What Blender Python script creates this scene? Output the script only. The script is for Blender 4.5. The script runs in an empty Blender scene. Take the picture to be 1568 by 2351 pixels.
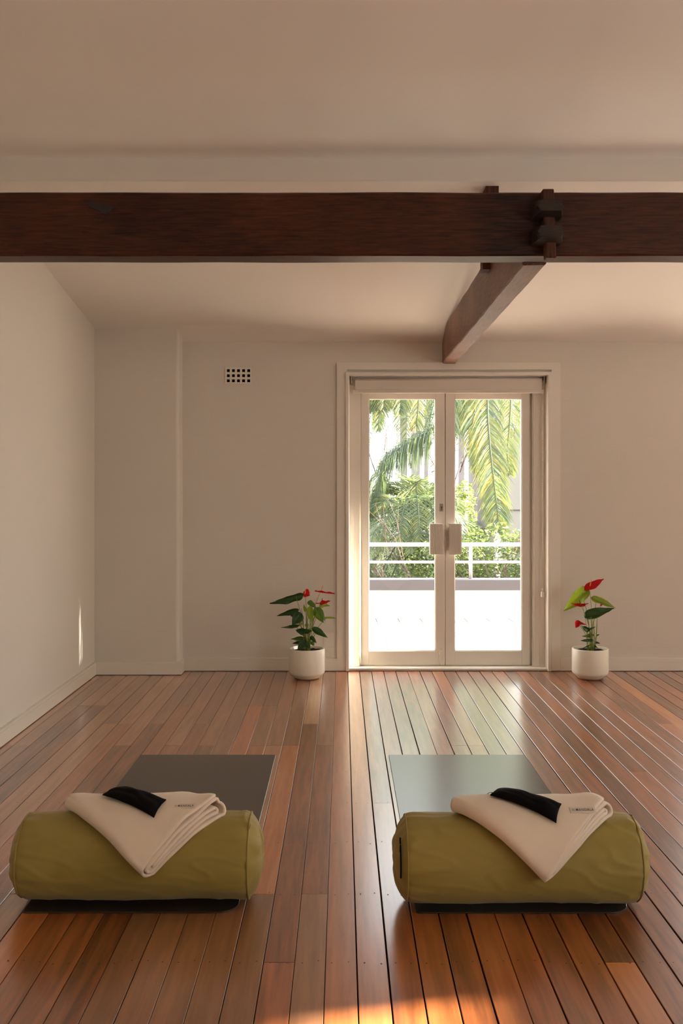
import bpy, bmesh, math, random
from mathutils import Vector, Matrix, noise
R = math.radians
rnd = random.Random(7)
sc = bpy.context.scene
COL = sc.collection

# ---------------------------------------------------------------- camera
FPX, VPU, VPV, EYE = 2237.0, 785.0, 1120.0, 1.34
cd = bpy.data.cameras.new('camera'); cam = bpy.data.objects.new('camera', cd); COL.objects.link(cam)
cam.location = (0, 0, EYE); cam.rotation_euler = (R(90), 0, 0)
cd.sensor_fit = 'VERTICAL'; cd.sensor_height = 36; cd.lens = 36 * FPX / 2351
cd.shift_y = (VPV - 1175.5) / 2351; cd.shift_x = (784 - VPU) / 2351
cd.clip_end = 200
sc.camera = cam
def at(u, v, Y):                       # where the sight line through a photo point meets depth Y
    return Vector(((u - VPU) * Y / FPX, Y, EYE - (v - VPV) * Y / FPX))

# ---------------------------------------------------------------- light
SKY = 6.2
SUN = 90.0
vs = sc.view_settings
sc.display_settings.display_device = 'sRGB'
vs.view_transform = 'Standard'; vs.look = 'None'; vs.gamma = 1; vs.exposure = -0.26
try: vs.use_curve_mapping = False
except Exception: pass
w = bpy.data.worlds.new('sky'); sc.world = w; w.use_nodes = True
nt = w.node_tree; bg = nt.nodes['Background']
tc = nt.nodes.new('ShaderNodeTexCoord'); sx = nt.nodes.new('ShaderNodeSeparateXYZ'); cr = nt.nodes.new('ShaderNodeValToRGB')
nt.links.new(tc.outputs['Generated'], sx.inputs[0]); nt.links.new(sx.outputs['Z'], cr.inputs[0]); nt.links.new(cr.outputs[0], bg.inputs[0])
cr.color_ramp.elements[0].position = 0.0; cr.color_ramp.elements[0].color = (1, .98, .955, 1)
cr.color_ramp.elements[1].position = 0.8; cr.color_ramp.elements[1].color = (.82, .88, .98, 1)
bg.inputs[1].default_value = SKY
sl = bpy.data.lights.new('sun', 'SUN'); sl.energy = SUN; sl.angle = R(1.3); sl.color = (1, .93, .82)
so = bpy.data.objects.new('sun', sl); COL.objects.link(so)
SD = Vector((-.975 * math.cos(R(20)), -.222 * math.cos(R(20)), -math.sin(R(20)))).normalized()
so.rotation_euler = SD.to_track_quat('-Z', 'Y').to_euler(); so.location = (9, 9, 6)
def portal(loc, rot, sx_, sy_):
    l = bpy.data.lights.new('daylight_portal', 'AREA'); l.shape = 'RECTANGLE'; l.size = sx_; l.size_y = sy_
    l.cycles.is_portal = True
    o = bpy.data.objects.new('daylight_portal', l); o.location = loc; o.rotation_euler = rot; COL.objects.link(o)
portal((.77, 7.40, 1.05), (R(-90), 0, 0), 1.4, 2.1)

# ---------------------------------------------------------------- helpers
def link(o, parent=None):
    COL.objects.link(o)
    if parent is not None: o.parent = parent
    return o
def obj(name, bm, m, parent=None, smooth=False, off=None):
    me = bpy.data.meshes.new(name); bm.normal_update(); bm.to_mesh(me); bm.free()
    for x in (m if isinstance(m, (list, tuple)) else [m]): me.materials.append(x)
    if smooth:
        for p in me.polygons: p.use_smooth = True
    o = bpy.data.objects.new(name, me)
    return link(o, parent)
def tag(o, label, cat, group=None):
    o['label'] = label; o['category'] = cat
    if group: o['group'] = group
    return o
def thing(name, label, cat, loc=(0, 0, 0), group=None):
    o = bpy.data.objects.new(name, None); o.location = loc; o.empty_display_size = .1
    link(o); return tag(o, label, cat, group)
def shift(o, base):                    # keep world placement although parented to an Empty at base
    o.location = -Vector(base)
    return o
def struct(name, bm, m, parent=None, smooth=False):
    o = obj(name, bm, m, parent, smooth)
    if parent is None: o['kind'] = 'structure'
    return o
def NB(): return bmesh.new()
def box(bm, x0, x1, y0, y1, z0, z1, bev=0, mi=0):
    vs_ = [bm.verts.new((x, y, z)) for x in (x0, x1) for y in (y0, y1) for z in (z0, z1)]
    idx = [(0, 1, 3, 2), (4, 6, 7, 5), (0, 4, 5, 1), (2, 3, 7, 6), (0, 2, 6, 4), (1, 5, 7, 3)]
    fs = [bm.faces.new([vs_[i] for i in f]) for f in idx]
    for f in fs: f.material_index = mi
    if bev > 0:
        es = list({e for f in fs for e in f.edges})
        r = bmesh.ops.bevel(bm, geom=es, offset=bev, segments=2, affect='EDGES', profile=.5)
        for f in r['faces']: f.material_index = mi
def prism(bm, pts, axis, a0, a1, mi=0):   # pts: 2D polygon; axis: extrusion axis
    def mk(p, a):
        if axis == 'X': return (a, p[0], p[1])
        if axis == 'Y': return (p[0], a, p[1])
        return (p[0], p[1], a)
    A = [bm.verts.new(mk(p, a0)) for p in pts]; B = [bm.verts.new(mk(p, a1)) for p in pts]
    n = len(pts); fs = [bm.faces.new(A), bm.faces.new(B[::-1])]
    for i in range(n): fs.append(bm.faces.new((A[i], B[i], B[(i + 1) % n], A[(i + 1) % n])))
    for f in fs: f.material_index = mi
    bmesh.ops.recalc_face_normals(bm, faces=fs)
def tube(bm, pts, rad, n=8, mi=0, cap=True):
    rings = []; N = len(pts); up0 = None
    for i, p in enumerate(pts):
        p = Vector(p); t = (Vector(pts[min(i + 1, N - 1)]) - Vector(pts[max(i - 1, 0)])).normalized()
        if up0 is None: up0 = t.orthogonal().normalized()
        a = (up0 - t * up0.dot(t)).normalized(); up0 = a; b = t.cross(a)
        r = rad[i] if isinstance(rad, (list, tuple)) else rad
        rings.append([bm.verts.new(p + (a * math.cos(2 * math.pi * k / n) + b * math.sin(2 * math.pi * k / n)) * r) for k in range(n)])
    for i in range(N - 1):
        for k in range(n):
            f = bm.faces.new((rings[i][k], rings[i][(k + 1) % n], rings[i + 1][(k + 1) % n], rings[i + 1][k])); f.smooth = True; f.material_index = mi
    if cap:
        for rr in (rings[0][::-1], rings[-1]):
            f = bm.faces.new(rr); f.material_index = mi
def lathe(bm, prof, c, n=48, mi=0):
    rings = []
    for r, z in prof:
        if r < 1e-5: rings.append([bm.verts.new((c[0], c[1], c[2] + z))])
        else: rings.append([bm.verts.new((c[0] + r * math.cos(2 * math.pi * k / n), c[1] + r * math.sin(2 * math.pi * k / n), c[2] + z)) for k in range(n)])
    for i in range(len(rings) - 1):
        a, b = rings[i], rings[i + 1]
        for k in range(n):
            k2 = (k + 1) % n
            if len(a) == 1 and len(b) == 1: continue
            if len(a) == 1: f = bm.faces.new((a[0], b[k2], b[k]))
            elif len(b) == 1: f = bm.faces.new((a[k], a[k2], b[0]))
            else: f = bm.faces.new((a[k], a[k2], b[k2], b[k]))
            f.smooth = True; f.material_index = mi
def cat(pts, n):                       # Catmull-Rom resample
    P = [Vector(p) for p in pts]; P = [P[0] * 2 - P[1]] + P + [P[-1] * 2 - P[-2]]; out = []
    m = len(P) - 3
    for i in range(n + 1):
        f = i / n * m; k = min(int(f), m - 1); t = f - k; a, b, c, d = P[k:k + 4]
        out.append(.5 * ((2 * b) + (c - a) * t + (2 * a - 5 * b + 4 * c - d) * t * t + (3 * b - a - 3 * c + d) * t ** 3))
    return out
def fn(x, y, z=0.0): return noise.noise(Vector((x, y, z)))

# ---------------------------------------------------------------- materials
def mat(name, col, rough=.5, spec=.5, bump=0, bscale=50, var=0, vscale=5, sheen=0, bdist=.002):
    m = bpy.data.materials.new(name); m.use_nodes = True; t = m.node_tree; b = t.nodes['Principled BSDF']
    b.inputs['Base Color'].default_value = (*col, 1); b.inputs['Roughness'].default_value = rough
    b.inputs['Specular IOR Level'].default_value = spec
    if sheen: b.inputs['Sheen Weight'].default_value = sheen
    co = t.nodes.new('ShaderNodeTexCoord')
    if var:
        n = t.nodes.new('ShaderNodeTexNoise'); n.inputs['Scale'].default_value = vscale; n.inputs['Detail'].default_value = 6
        t.links.new(co.outputs['Object'], n.inputs['Vector'])
        mx = t.nodes.new('ShaderNodeMix'); mx.data_type = 'RGBA'
        mx.inputs['A'].default_value = (*[c * (1 - var) for c in col], 1); mx.inputs['B'].default_value = (*[min(1, c * (1 + var)) for c in col], 1)
        t.links.new(n.outputs['Fac'], mx.inputs['Factor']); t.links.new(mx.outputs['Result'], b.inputs['Base Color'])
    if bump:
        n = t.nodes.new('ShaderNodeTexNoise'); n.inputs['Scale'].default_value = bscale; n.inputs['Detail'].default_value = 5
        t.links.new(co.outputs['Object'], n.inputs['Vector'])
        bp = t.nodes.new('ShaderNodeBump'); bp.inputs['Strength'].default_value = bump; bp.inputs['Distance'].default_value = bdist
        t.links.new(n.outputs['Fac'], bp.inputs['Height']); t.links.new(bp.outputs[0], b.inputs['Normal'])
    return m
PAINT = (.725, .662, .58)
M = {}
M['plaster'] = mat('plaster_paint', PAINT, .75, .25, .25, 9, .02, 1.2, bdist=.004)
M['ceil'] = mat('ceiling_paint', (.85, .805, .73), .85, .2, .12, 5, .02, .8, bdist=.004)
M['trim'] = mat('trim_paint', (.80, .73, .63), .38, .45, .06, 30)
M['blind'] = mat('blind_fabric', (.72, .64, .55), .8, .2, .1, 300)
M['handle'] = mat('handle_paint', (.74, .66, .56), .45, .4)
M['steel'] = mat('brushed_steel', (.42, .36, .28), .35, .5); M['steel'].node_tree.nodes['Principled BSDF'].inputs['Metallic'].default_value = .9
M['black'] = mat('dark_void', (.006, .005, .004), .9, .1)
M['pot'] = mat('glazed_pot', (.80, .735, .61), .32, .5, .04, 60)
M['potfoot'] = mat('clay_foot', (.30, .15, .09), .7, .2)
M['soil'] = mat('soil', (.03, .016, .01), .95, .1, .9, 90, .4, 60, bdist=.01)
M['mat'] = mat('rubber_mat', (.022, .016, .013), .25, .5, .12, 500, .12, 6, bdist=.0006)
M['mat'].node_tree.nodes['Principled BSDF'].inputs['Coat Weight'].default_value = .5; M['mat'].node_tree.nodes['Principled BSDF'].inputs['Coat Roughness'].default_value = .3
M['blanket'] = mat('brushed_cotton', (.83, .70, .555), .95, .1, .5, 260, .06, 14, .25, bdist=.0012)
M['labelcloth'] = mat('label_cloth', (.74, .65, .54), .8, .2)
M['ink'] = mat('label_ink', (.10, .07, .05), .8, .1)
M['eye'] = mat('black_cotton', (.0045, .004, .0045), .9, .12, .35, 300, .2, 30, bdist=.001)
M['thread'] = mat('tan_thread', (.35, .24, .13), .8, .2)
M['zip'] = mat('lime_zip_pull', (.25, .32, .03), .5, .3)
M['olive'] = mat('olive_cotton', (.31, .235, .055), .62, .3, .3, 22, .10, 5, .15, bdist=.004)
M['stem'] = mat('stem_green', (.22, .26, .05), .45, .4)
M['stemdark'] = mat('stem_dark', (.05, .03, .03), .5, .3)
M['spadix'] = mat('spadix_yellow', (.72, .36, .10), .6, .3)
M['spadixold'] = mat('spadix_old', (.12, .12, .04), .6, .3)
M['white_ext'] = mat('white_metal_paint', (.40, .36, .365), .4, .4)
M['parapet'] = mat('cream_render', (.78, .70, .60), .85, .2, .2, 30)
M['cap'] = mat('concrete_cap', (.085, .080, .088), .8, .3, .3, 30, .08, 4)
M['bark'] = mat('palm_bark', (.24, .22, .22), .9, .2, .5, 12, .2, 6, bdist=.02)
M['bark2'] = mat('brown_bark', (.07, .045, .03), .9, .2, .5, 20, .3, 8, bdist=.02)
M['twig'] = mat('twig', (.12, .085, .07), .9, .2)
M['garden'] = mat('garden_soil', (.05, .045, .025), .95, .1, .3, 10, .2, 3)
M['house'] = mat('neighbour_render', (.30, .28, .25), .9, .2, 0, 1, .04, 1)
M['sun_block'] = mat('pale_render', (.75, .70, .62), .9, .2)
M['dark_glass'] = mat('dark_glass', (.03, .035, .04), .1, .5)
M['extwall'] = mat('outer_render', (.62, .52, .44), .9, .2)

def leafmat(name, top, under, gloss=.35, trans=.35, var=.25):
    m = bpy.data.materials.new(name); m.use_nodes = True; t = m.node_tree; t.nodes.clear()
    out = t.nodes.new('ShaderNodeOutputMaterial'); pb = t.nodes.new('ShaderNodeBsdfPrincipled'); tr = t.nodes.new('ShaderNodeBsdfTranslucent'); mx = t.nodes.new('ShaderNodeMixShader')
    pb.inputs['Roughness'].default_value = gloss; pb.inputs['Specular IOR Level'].default_value = .45
    co = t.nodes.new('ShaderNodeTexCoord'); n = t.nodes.new('ShaderNodeTexNoise'); n.inputs['Scale'].default_value = 3; t.links.new(co.outputs['Object'], n.inputs['Vector'])
    c = t.nodes.new('ShaderNodeMix'); c.data_type = 'RGBA'
    c.inputs['A'].default_value = (*[k * (1 - var) for k in top], 1); c.inputs['B'].default_value = (*[k * (1 + var) for k in top], 1)
    t.links.new(n.outputs['Fac'], c.inputs['Factor']); t.links.new(c.outputs['Result'], pb.inputs['Base Color'])
    tr.inputs['Color'].default_value = (*under, 1)
    mx.inputs[0].default_value = trans
    t.links.new(pb.outputs[0], mx.inputs[1]); t.links.new(tr.outputs[0], mx.inputs[2]); t.links.new(mx.outputs[0], out.inputs[0])
    return m
M['leafdark'] = leafmat('leaf_dark', (.022, .065, .018), (.06, .14, .01), .25, .15)
M['leafmid'] = leafmat('leaf_mid', (.05, .10, .015), (.14, .24, .015), .3, .3)
M['leaflight'] = leafmat('leaf_light', (.15, .22, .018), (.35, .45, .03), .35, .4)
M['spathe'] = leafmat('red_spathe', (.48, .008, .012), (.6, .01, .01), .18, .25, .1)
M['spathedark'] = leafmat('dark_red_spathe', (.12, .01, .012), (.2, .01, .01), .3, .2, .1)
M['frondgreen'] = leafmat('frond_green', (.085, .120, .072), (.15, .22, .09), .5, .35, .3)
M['frondlime'] = leafmat('frond_lime', (.185, .215, .080), (.36, .42, .12), .5, .5, .3)
M['frondyellow'] = leafmat('frond_yellow', (.34, .27, .08), (.42, .35, .10), .6, .5, .2)
M['hedge'] = leafmat('hedge_leaf', (.088, .122, .050), (.15, .21, .06), .5, .35, .35)
M['bushy'] = leafmat('bush_leaf', (.14, .18, .045), (.26, .33, .06), .4, .45, .3)

def woodmat(name, c1, c2, along='X', rough=.55, spec=.3, bump=.4):
    m = bpy.data.materials.new(name); m.use_nodes = True; t = m.node_tree; b = t.nodes['Principled BSDF']
    co = t.nodes.new('ShaderNodeTexCoord'); mp = t.nodes.new('ShaderNodeMapping')
    mp.inputs['Scale'].default_value = {'X': (4, 55, 55), 'Y': (55, 4, 55), 'Z': (55, 55, 4)}[along]
    t.links.new(co.outputs['Object'], mp.inputs[0])
    n1 = t.nodes.new('ShaderNodeTexNoise'); n1.inputs['Scale'].default_value = 2.2; n1.inputs['Detail'].default_value = 9; n1.inputs['Roughness'].default_value = .65; n1.inputs['Distortion'].default_value = .4
    t.links.new(mp.outputs[0], n1.inputs['Vector'])
    n2 = t.nodes.new('ShaderNodeTexNoise'); n2.inputs['Scale'].default_value = 2.4; n2.inputs['Detail'].default_value = 4; t.links.new(co.outputs['Object'], n2.inputs['Vector'])
    ad = t.nodes.new('ShaderNodeMath'); ad.operation = 'MULTIPLY_ADD'; ad.inputs[1].default_value = .45; t.links.new(n2.outputs['Fac'], ad.inputs[0])
    ml = t.nodes.new('ShaderNodeMath'); ml.operation = 'MULTIPLY'; ml.inputs[1].default_value = .65; t.links.new(n1.outputs['Fac'], ml.inputs[0]); t.links.new(ml.outputs[0], ad.inputs[2])
    r = t.nodes.new('ShaderNodeValToRGB'); r.color_ramp.elements[0].position = .42; r.color_ramp.elements[1].position = .70
    r.color_ramp.elements[0].color = (*c1, 1); r.color_ramp.elements[1].color = (*c2, 1)
    t.links.new(ad.outputs[0], r.inputs[0]); t.links.new(r.outputs[0], b.inputs['Base Color'])
    b.inputs['Roughness'].default_value = rough; b.inputs['Specular IOR Level'].default_value = spec
    bp = t.nodes.new('ShaderNodeBump'); bp.inputs['Strength'].default_value = bump; bp.inputs['Distance'].default_value = .004
    t.links.new(n1.outputs['Fac'], bp.inputs['Height']); t.links.new(bp.outputs[0], b.inputs['Normal'])
    return m
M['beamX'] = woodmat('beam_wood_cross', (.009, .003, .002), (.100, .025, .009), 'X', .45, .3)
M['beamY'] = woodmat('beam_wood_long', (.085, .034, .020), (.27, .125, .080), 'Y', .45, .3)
M['beamZ'] = woodmat('post_wood', (.025, .009, .005), (.16, .045, .018), 'Z')
M['block'] = woodmat('tenon_wood', (.020, .013, .010), (.055, .036, .026), 'X', .5)

# painted brick wall
def brickwall():
    m = mat('painted_brick', PAINT, .72, .25); t = m.node_tree; b = t.nodes['Principled BSDF']
    co = t.nodes.new('ShaderNodeTexCoord'); sp = t.nodes.new('ShaderNodeSeparateXYZ'); cb = t.nodes.new('ShaderNodeCombineXYZ')
    t.links.new(co.outputs['Object'], sp.inputs[0]); t.links.new(sp.outputs['X'], cb.inputs['X']); t.links.new(sp.outputs['Z'], cb.inputs['Y'])
    br = t.nodes.new('ShaderNodeTexBrick'); br.inputs['Scale'].default_value = 1; br.inputs['Brick Width'].default_value = .24; br.inputs['Row Height'].default_value = .086
    br.inputs['Mortar Size'].default_value = .006; br.inputs['Mortar Smooth'].default_value = 1
    nz = t.nodes.new('ShaderNodeTexNoise'); nz.inputs['Scale'].default_value = 4; nz.inputs['Detail'].default_value = 4
    va = t.nodes.new('ShaderNodeVectorMath'); va.operation = 'SCALE'; va.inputs['Scale'].default_value = .012
    t.links.new(co.outputs['Object'], nz.inputs['Vector']); t.links.new(nz.outputs['Color'], va.inputs[0])
    v2 = t.nodes.new('ShaderNodeVectorMath'); v2.operation = 'ADD'; t.links.new(cb.outputs[0], v2.inputs[0]); t.links.new(va.outputs[0], v2.inputs[1]); t.links.new(v2.outputs[0], br.inputs['Vector'])
    n2 = t.nodes.new('ShaderNodeTexNoise'); n2.inputs['Scale'].default_value = 14; n2.inputs['Detail'].default_value = 6; t.links.new(co.outputs['Object'], n2.inputs['Vector'])
    ma = t.nodes.new('ShaderNodeMath'); ma.operation = 'MULTIPLY_ADD'; ma.inputs[1].default_value = -.28
    t.links.new(br.outputs['Fac'], ma.inputs[0]); t.links.new(n2.outputs['Fac'], ma.inputs[2])
    bp = t.nodes.new('ShaderNodeBump'); bp.inputs['Strength'].default_value = .15; bp.inputs['Distance'].default_value = .006
    t.links.new(ma.outputs[0], bp.inputs['Height']); t.links.new(bp.outputs[0], b.inputs['Normal'])
    return m
M['brick'] = brickwall()

def floormat():
    m = bpy.data.materials.new('polished_boards'); m.use_nodes = True; t = m.node_tree; b = t.nodes['Principled BSDF']
    at_ = t.nodes.new('ShaderNodeAttribute'); at_.attribute_name = 'board'
    sp = t.nodes.new('ShaderNodeSeparateColor'); t.links.new(at_.outputs['Color'], sp.inputs[0])
    co = t.nodes.new('ShaderNodeTexCoord')
    off = t.nodes.new('ShaderNodeVectorMath'); off.operation = 'MULTIPLY_ADD'; off.inputs[1].default_value = (37, 91, 53)
    t.links.new(at_.outputs['Color'], off.inputs[0]); t.links.new(co.outputs['Object'], off.inputs[2])
    mp = t.nodes.new('ShaderNodeMapping'); mp.inputs['Scale'].default_value = (26, 1.5, 1); t.links.new(off.outputs[0], mp.inputs[0])
    g = t.nodes.new('ShaderNodeTexNoise'); g.inputs['Scale'].default_value = 1.6; g.inputs['Detail'].default_value = 8; g.inputs['Roughness'].default_value = .6; g.inputs['Distortion'].default_value = .12
    t.links.new(mp.outputs[0], g.inputs['Vector'])
    r1 = t.nodes.new('ShaderNodeValToRGB'); e = r1.color_ramp.elements      # old boards
    e[0].position = 0; e[0].color = (0.119, 0.029, 0.008, 1); e[1].position = 1; e[1].color = (0.648, 0.281, 0.093, 1)
    k = e.new(.35); k.color = (0.356, 0.103, 0.027, 1); k = e.new(.7); k.color = (0.540, 0.175, 0.050, 1)
    r2 = t.nodes.new('ShaderNodeValToRGB'); e = r2.color_ramp.elements      # newer boards
    e[0].position = 0; e[0].color = (0.238, 0.098, 0.043, 1); e[1].position = 1; e[1].color = (0.713, 0.384, 0.175, 1)
    k = e.new(.4); k.color = (0.410, 0.175, 0.075, 1); k = e.new(.75); k.color = (0.540, 0.256, 0.112, 1)
    ad = t.nodes.new('ShaderNodeMath'); ad.operation = 'MULTIPLY_ADD'; ad.inputs[1].default_value = 1.1; ad.inputs[2].default_value = -.55; t.links.new(g.outputs['Fac'], ad.inputs[0])
    a2 = t.nodes.new('ShaderNodeMath'); a2.operation = 'ADD'; t.links.new(ad.outputs[0], a2.inputs[0]); t.links.new(sp.outputs['Red'], a2.inputs[1])
    t.links.new(a2.outputs[0], r1.inputs[0]); t.links.new(a2.outputs[0], r2.inputs[0])
    mx = t.nodes.new('ShaderNodeMix'); mx.data_type = 'RGBA'; t.links.new(sp.outputs['Blue'], mx.inputs['Factor'])
    t.links.new(r1.outputs[0], mx.inputs['A']); t.links.new(r2.outputs[0], mx.inputs['B']); t.links.new(mx.outputs['Result'], b.inputs['Base Color'])
    n = t.nodes.new('ShaderNodeTexNoise'); n.inputs['Scale'].default_value = 5; n.inputs['Detail'].default_value = 5; t.links.new(off.outputs[0], n.inputs['Vector'])
    mr = t.nodes.new('ShaderNodeMapRange'); mr.inputs['To Min'].default_value = .18; mr.inputs['To Max'].default_value = .23; t.links.new(g.outputs['Fac'], mr.inputs['Value']); t.links.new(mr.outputs[0], b.inputs['Roughness'])
    b.inputs['Specular IOR Level'].default_value = .5; b.inputs['Coat Weight'].default_value = 1; b.inputs['Coat Roughness'].default_value = .28; b.inputs['Coat IOR'].default_value = 1.65
    bp = t.nodes.new('ShaderNodeBump'); bp.inputs['Strength'].default_value = .05; bp.inputs['Distance'].default_value = .001
    t.links.new(g.outputs['Fac'], bp.inputs['Height']); t.links.new(bp.outputs[0], b.inputs['Normal'])
    return m
M['floor'] = floormat()
M['gap'] = mat('board_gap', (.012, .006, .004), .9, .1)
M['nail'] = mat('nail_head', (.06, .035, .02), .5, .4)

def glassmat():
    m = bpy.data.materials.new('window_glass'); m.use_nodes = True; t = m.node_tree; t.nodes.clear()
    o = t.nodes.new('ShaderNodeOutputMaterial'); a = t.nodes.new('ShaderNodeBsdfTransparent'); g = t.nodes.new('ShaderNodeBsdfGlossy'); f = t.nodes.new('ShaderNodeFresnel'); x = t.nodes.new('ShaderNodeMixShader')
    a.inputs[0].default_value = (.98, .985, .98, 1); g.inputs['Roughness'].default_value = .01; f.inputs[0].default_value = 1.45
    ge = t.nodes.new('ShaderNodeNewGeometry'); iv = t.nodes.new('ShaderNodeMath'); iv.operation = 'SUBTRACT'; iv.inputs[0].default_value = 1; t.links.new(ge.outputs['Backfacing'], iv.inputs[1])
    mu = t.nodes.new('ShaderNodeMath'); mu.operation = 'MULTIPLY'; t.links.new(f.outputs[0], mu.inputs[0]); t.links.new(iv.outputs[0], mu.inputs[1]); t.links.new(mu.outputs[0], x.inputs[0]); t.links.new(a.outputs[0], x.inputs[1]); t.links.new(g.outputs[0], x.inputs[2]); t.links.new(x.outputs[0], o.inputs[0])
    return m
M['glass'] = glassmat()

def tilemat():
    m = mat('terrace_tiles', (.5, .36, .29), .8, .3); t = m.node_tree; b = t.nodes['Principled BSDF']
    co = t.nodes.new('ShaderNodeTexCoord'); mp = t.nodes.new('ShaderNodeMapping'); mp.inputs['Rotation'].default_value = (0, 0, R(-1.3)); mp.inputs['Location'].default_value = (.118, .02, 0)
    t.links.new(co.outputs['Object'], mp.inputs[0])
    br = t.nodes.new('ShaderNodeTexBrick'); br.offset = 0; br.inputs['Scale'].default_value = 1; br.inputs['Brick Width'].default_value = .247; br.inputs['Row Height'].default_value = .247
    br.inputs['Mortar Size'].default_value = .004; br.inputs['Mortar Smooth'].default_value = .1
    br.inputs['Color1'].default_value = (.60, .49, .41, 1); br.inputs['Color2'].default_value = (.57, .46, .385, 1); br.inputs['Mortar'].default_value = (.03, .02, .015, 1)
    t.links.new(mp.outputs[0], br.inputs['Vector']); t.links.new(br.outputs['Color'], b.inputs['Base Color'])
    return m
M['tiles'] = tilemat()

# ---------------------------------------------------------------- room shell
XL, XR, YB, YF = -1.775, 4.6, 7.137, -2.6
# floor boards
bm = NB(); lay = bm.loops.layers.color.new('board')
pitch, o0 = .0876, .0412
i0 = math.floor((XL - o0) / pitch)
JOISTS = [5.995 - .4633 * k for k in range(-2, 19)]
def board(x0, x1, y0, y1, new):
    n0 = len(bm.faces); z = rnd.uniform(-.0006, 0)
    b = .0012
    pts = [(x0, -.02), (x0, z - b), (x0 + b, z), (x1 - b, z), (x1, z - b), (x1, -.02)]
    A = [bm.verts.new((p[0], y0, p[1])) for p in pts]; B = [bm.verts.new((p[0], y1, p[1])) for p in pts]
    c = (min(1, max(0, rnd.gauss(.52, .17))), rnd.random(), 1.0 if new else 0.0, 1)
    fs = [bm.faces.new((A[k], B[k], B[k + 1], A[k + 1])) for k in range(5)] + [bm.faces.new(A), bm.faces.new(B[::-1])]
    for f in fs:
        for l in f.loops: l[lay] = c
    return fs
allf = []
i = i0
while True:
    x0 = o0 + i * pitch; x1 = x0 + pitch
    if x0 > XR: break
    ga = rnd.uniform(.0011, .0027); gb = rnd.uniform(.0011, .0027)
    if x0 < 0: ga *= .5; gb *= .5
    a, b_ = max(x0 + ga, XL), min(x1 - gb, XR)
    cuts = []
    newz = x0 < -.06
    if newz:
        first = [5.995, 5.5317, 5.995, 5.068, 5.5317, 5.068][(i * 5 + rnd.randint(0, 1)) % 6]
        cuts.append(first)
        if first > 5.9 and rnd.random() < .6: cuts.append(5.068)
        y = first - .4633 * rnd.randint(3, 8)
    else:
        y = JOISTS[rnd.randint(3, 12)]
    while y > YF + .5:
        cuts.append(y); y -= .4633 * rnd.randint(5, 9)
    ys = [7.137] + sorted(cuts, reverse=True) + [YF]
    for k in range(len(ys) - 1):
        allf += board(a, b_, ys[k + 1] + .0008, ys[k] - .0008, newz and k < (2 if len(cuts) > 2 and cuts[0] > 5.9 and cuts[1] > 5 else 1) or (newz and rnd.random() < .35))
    i += 1
bmesh.ops.recalc_face_normals(bm, faces=allf)
box(bm, XL - .1, XR + .1, YF - .1, YB + .05, -.12, -.012, mi=1)
for Yn in JOISTS:                     # nail heads
    if Yn > 4.7 or Yn < 2.2: continue
    k = i0
    while o0 + k * pitch < 2.2:
        for d in (.02, .067):
            cx = o0 + k * pitch + d + rnd.uniform(-.003, .003); cy = Yn + rnd.uniform(-.012, .012)
            if cx > XL + .02:
                vv = [bm.verts.new((cx + .0027 * math.cos(a), cy + .0027 * math.sin(a), .0004)) for a in [2 * math.pi * q / 8 for q in range(8)]]
                f = bm.faces.new(vv); f.material_index = 2
        k += 1
struct('floor', bm, [M['floor'], M['gap'], M['nail']])

# back wall, with the pier on the left and the door and garden window openings
DX0, DX1, DZ = .052, 1.503, 2.165
WXS = [(2.66, 3.56), (3.70, 4.56)]
YO = 7.358
bm = NB()
box(bm, XL - .15, DX0 - .001, YB, YO, -.15, 3.3)
box(bm, DX1 + .001, 2.66, YB, YO, -.15, 3.3); box(bm, 3.56, 3.70, YB, YO, -.15, 3.3)
box(bm, 4.56, XR + .15, YB, YO, -.15, 3.3)
box(bm, DX0 - .001, DX1 + .001, YB, YO, DZ, 3.3)
for (a, b) in WXS: box(bm, a, b, YB, YO, 2.2, 3.3); box(bm, a, b, YB, YO, -.15, .05)
box(bm, DX0, DX1, YB + .02, YO, -.15, -.002)
# pier with a slightly wobbly plastered arris
pr = [(XL - .02, 6.987), (-1.19, 6.987), (-1.176, 6.992), (-1.168, 7.005), (-1.166, 7.15), (XL - .02, 7.15)]
A = []
zs = [k * .1 for k in range(28)]
for z in zs:
    wv = .004 * fn(z * 3, 1.3)
    A.append([bm.verts.new((p[0] + (wv if p[0] > -1.5 else 0), p[1], z)) for p in pr])
for a, b in zip(A, A[1:]):
    for k in range(5):
        f = bm.faces.new((a[k], a[k + 1], b[k + 1], b[k])); f.smooth = 1 <= k <= 2
# rough plaster patch beside the door
box(bm, -.135, -.055, 7.1335, 7.14, .10, .28, .0012)
struct('wall_back', bm, M['brick'])
bm = NB(); box(bm, XL - .15, XL, YF - .15, YB + .2, -.15, 3.3); struct('wall_left', bm, M['plaster'])
bm = NB(); box(bm, XL - .15, XR + .15, YF - .15, YF, -.15, 3.3); struct('wall_front', bm, M['plaster'])
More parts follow.
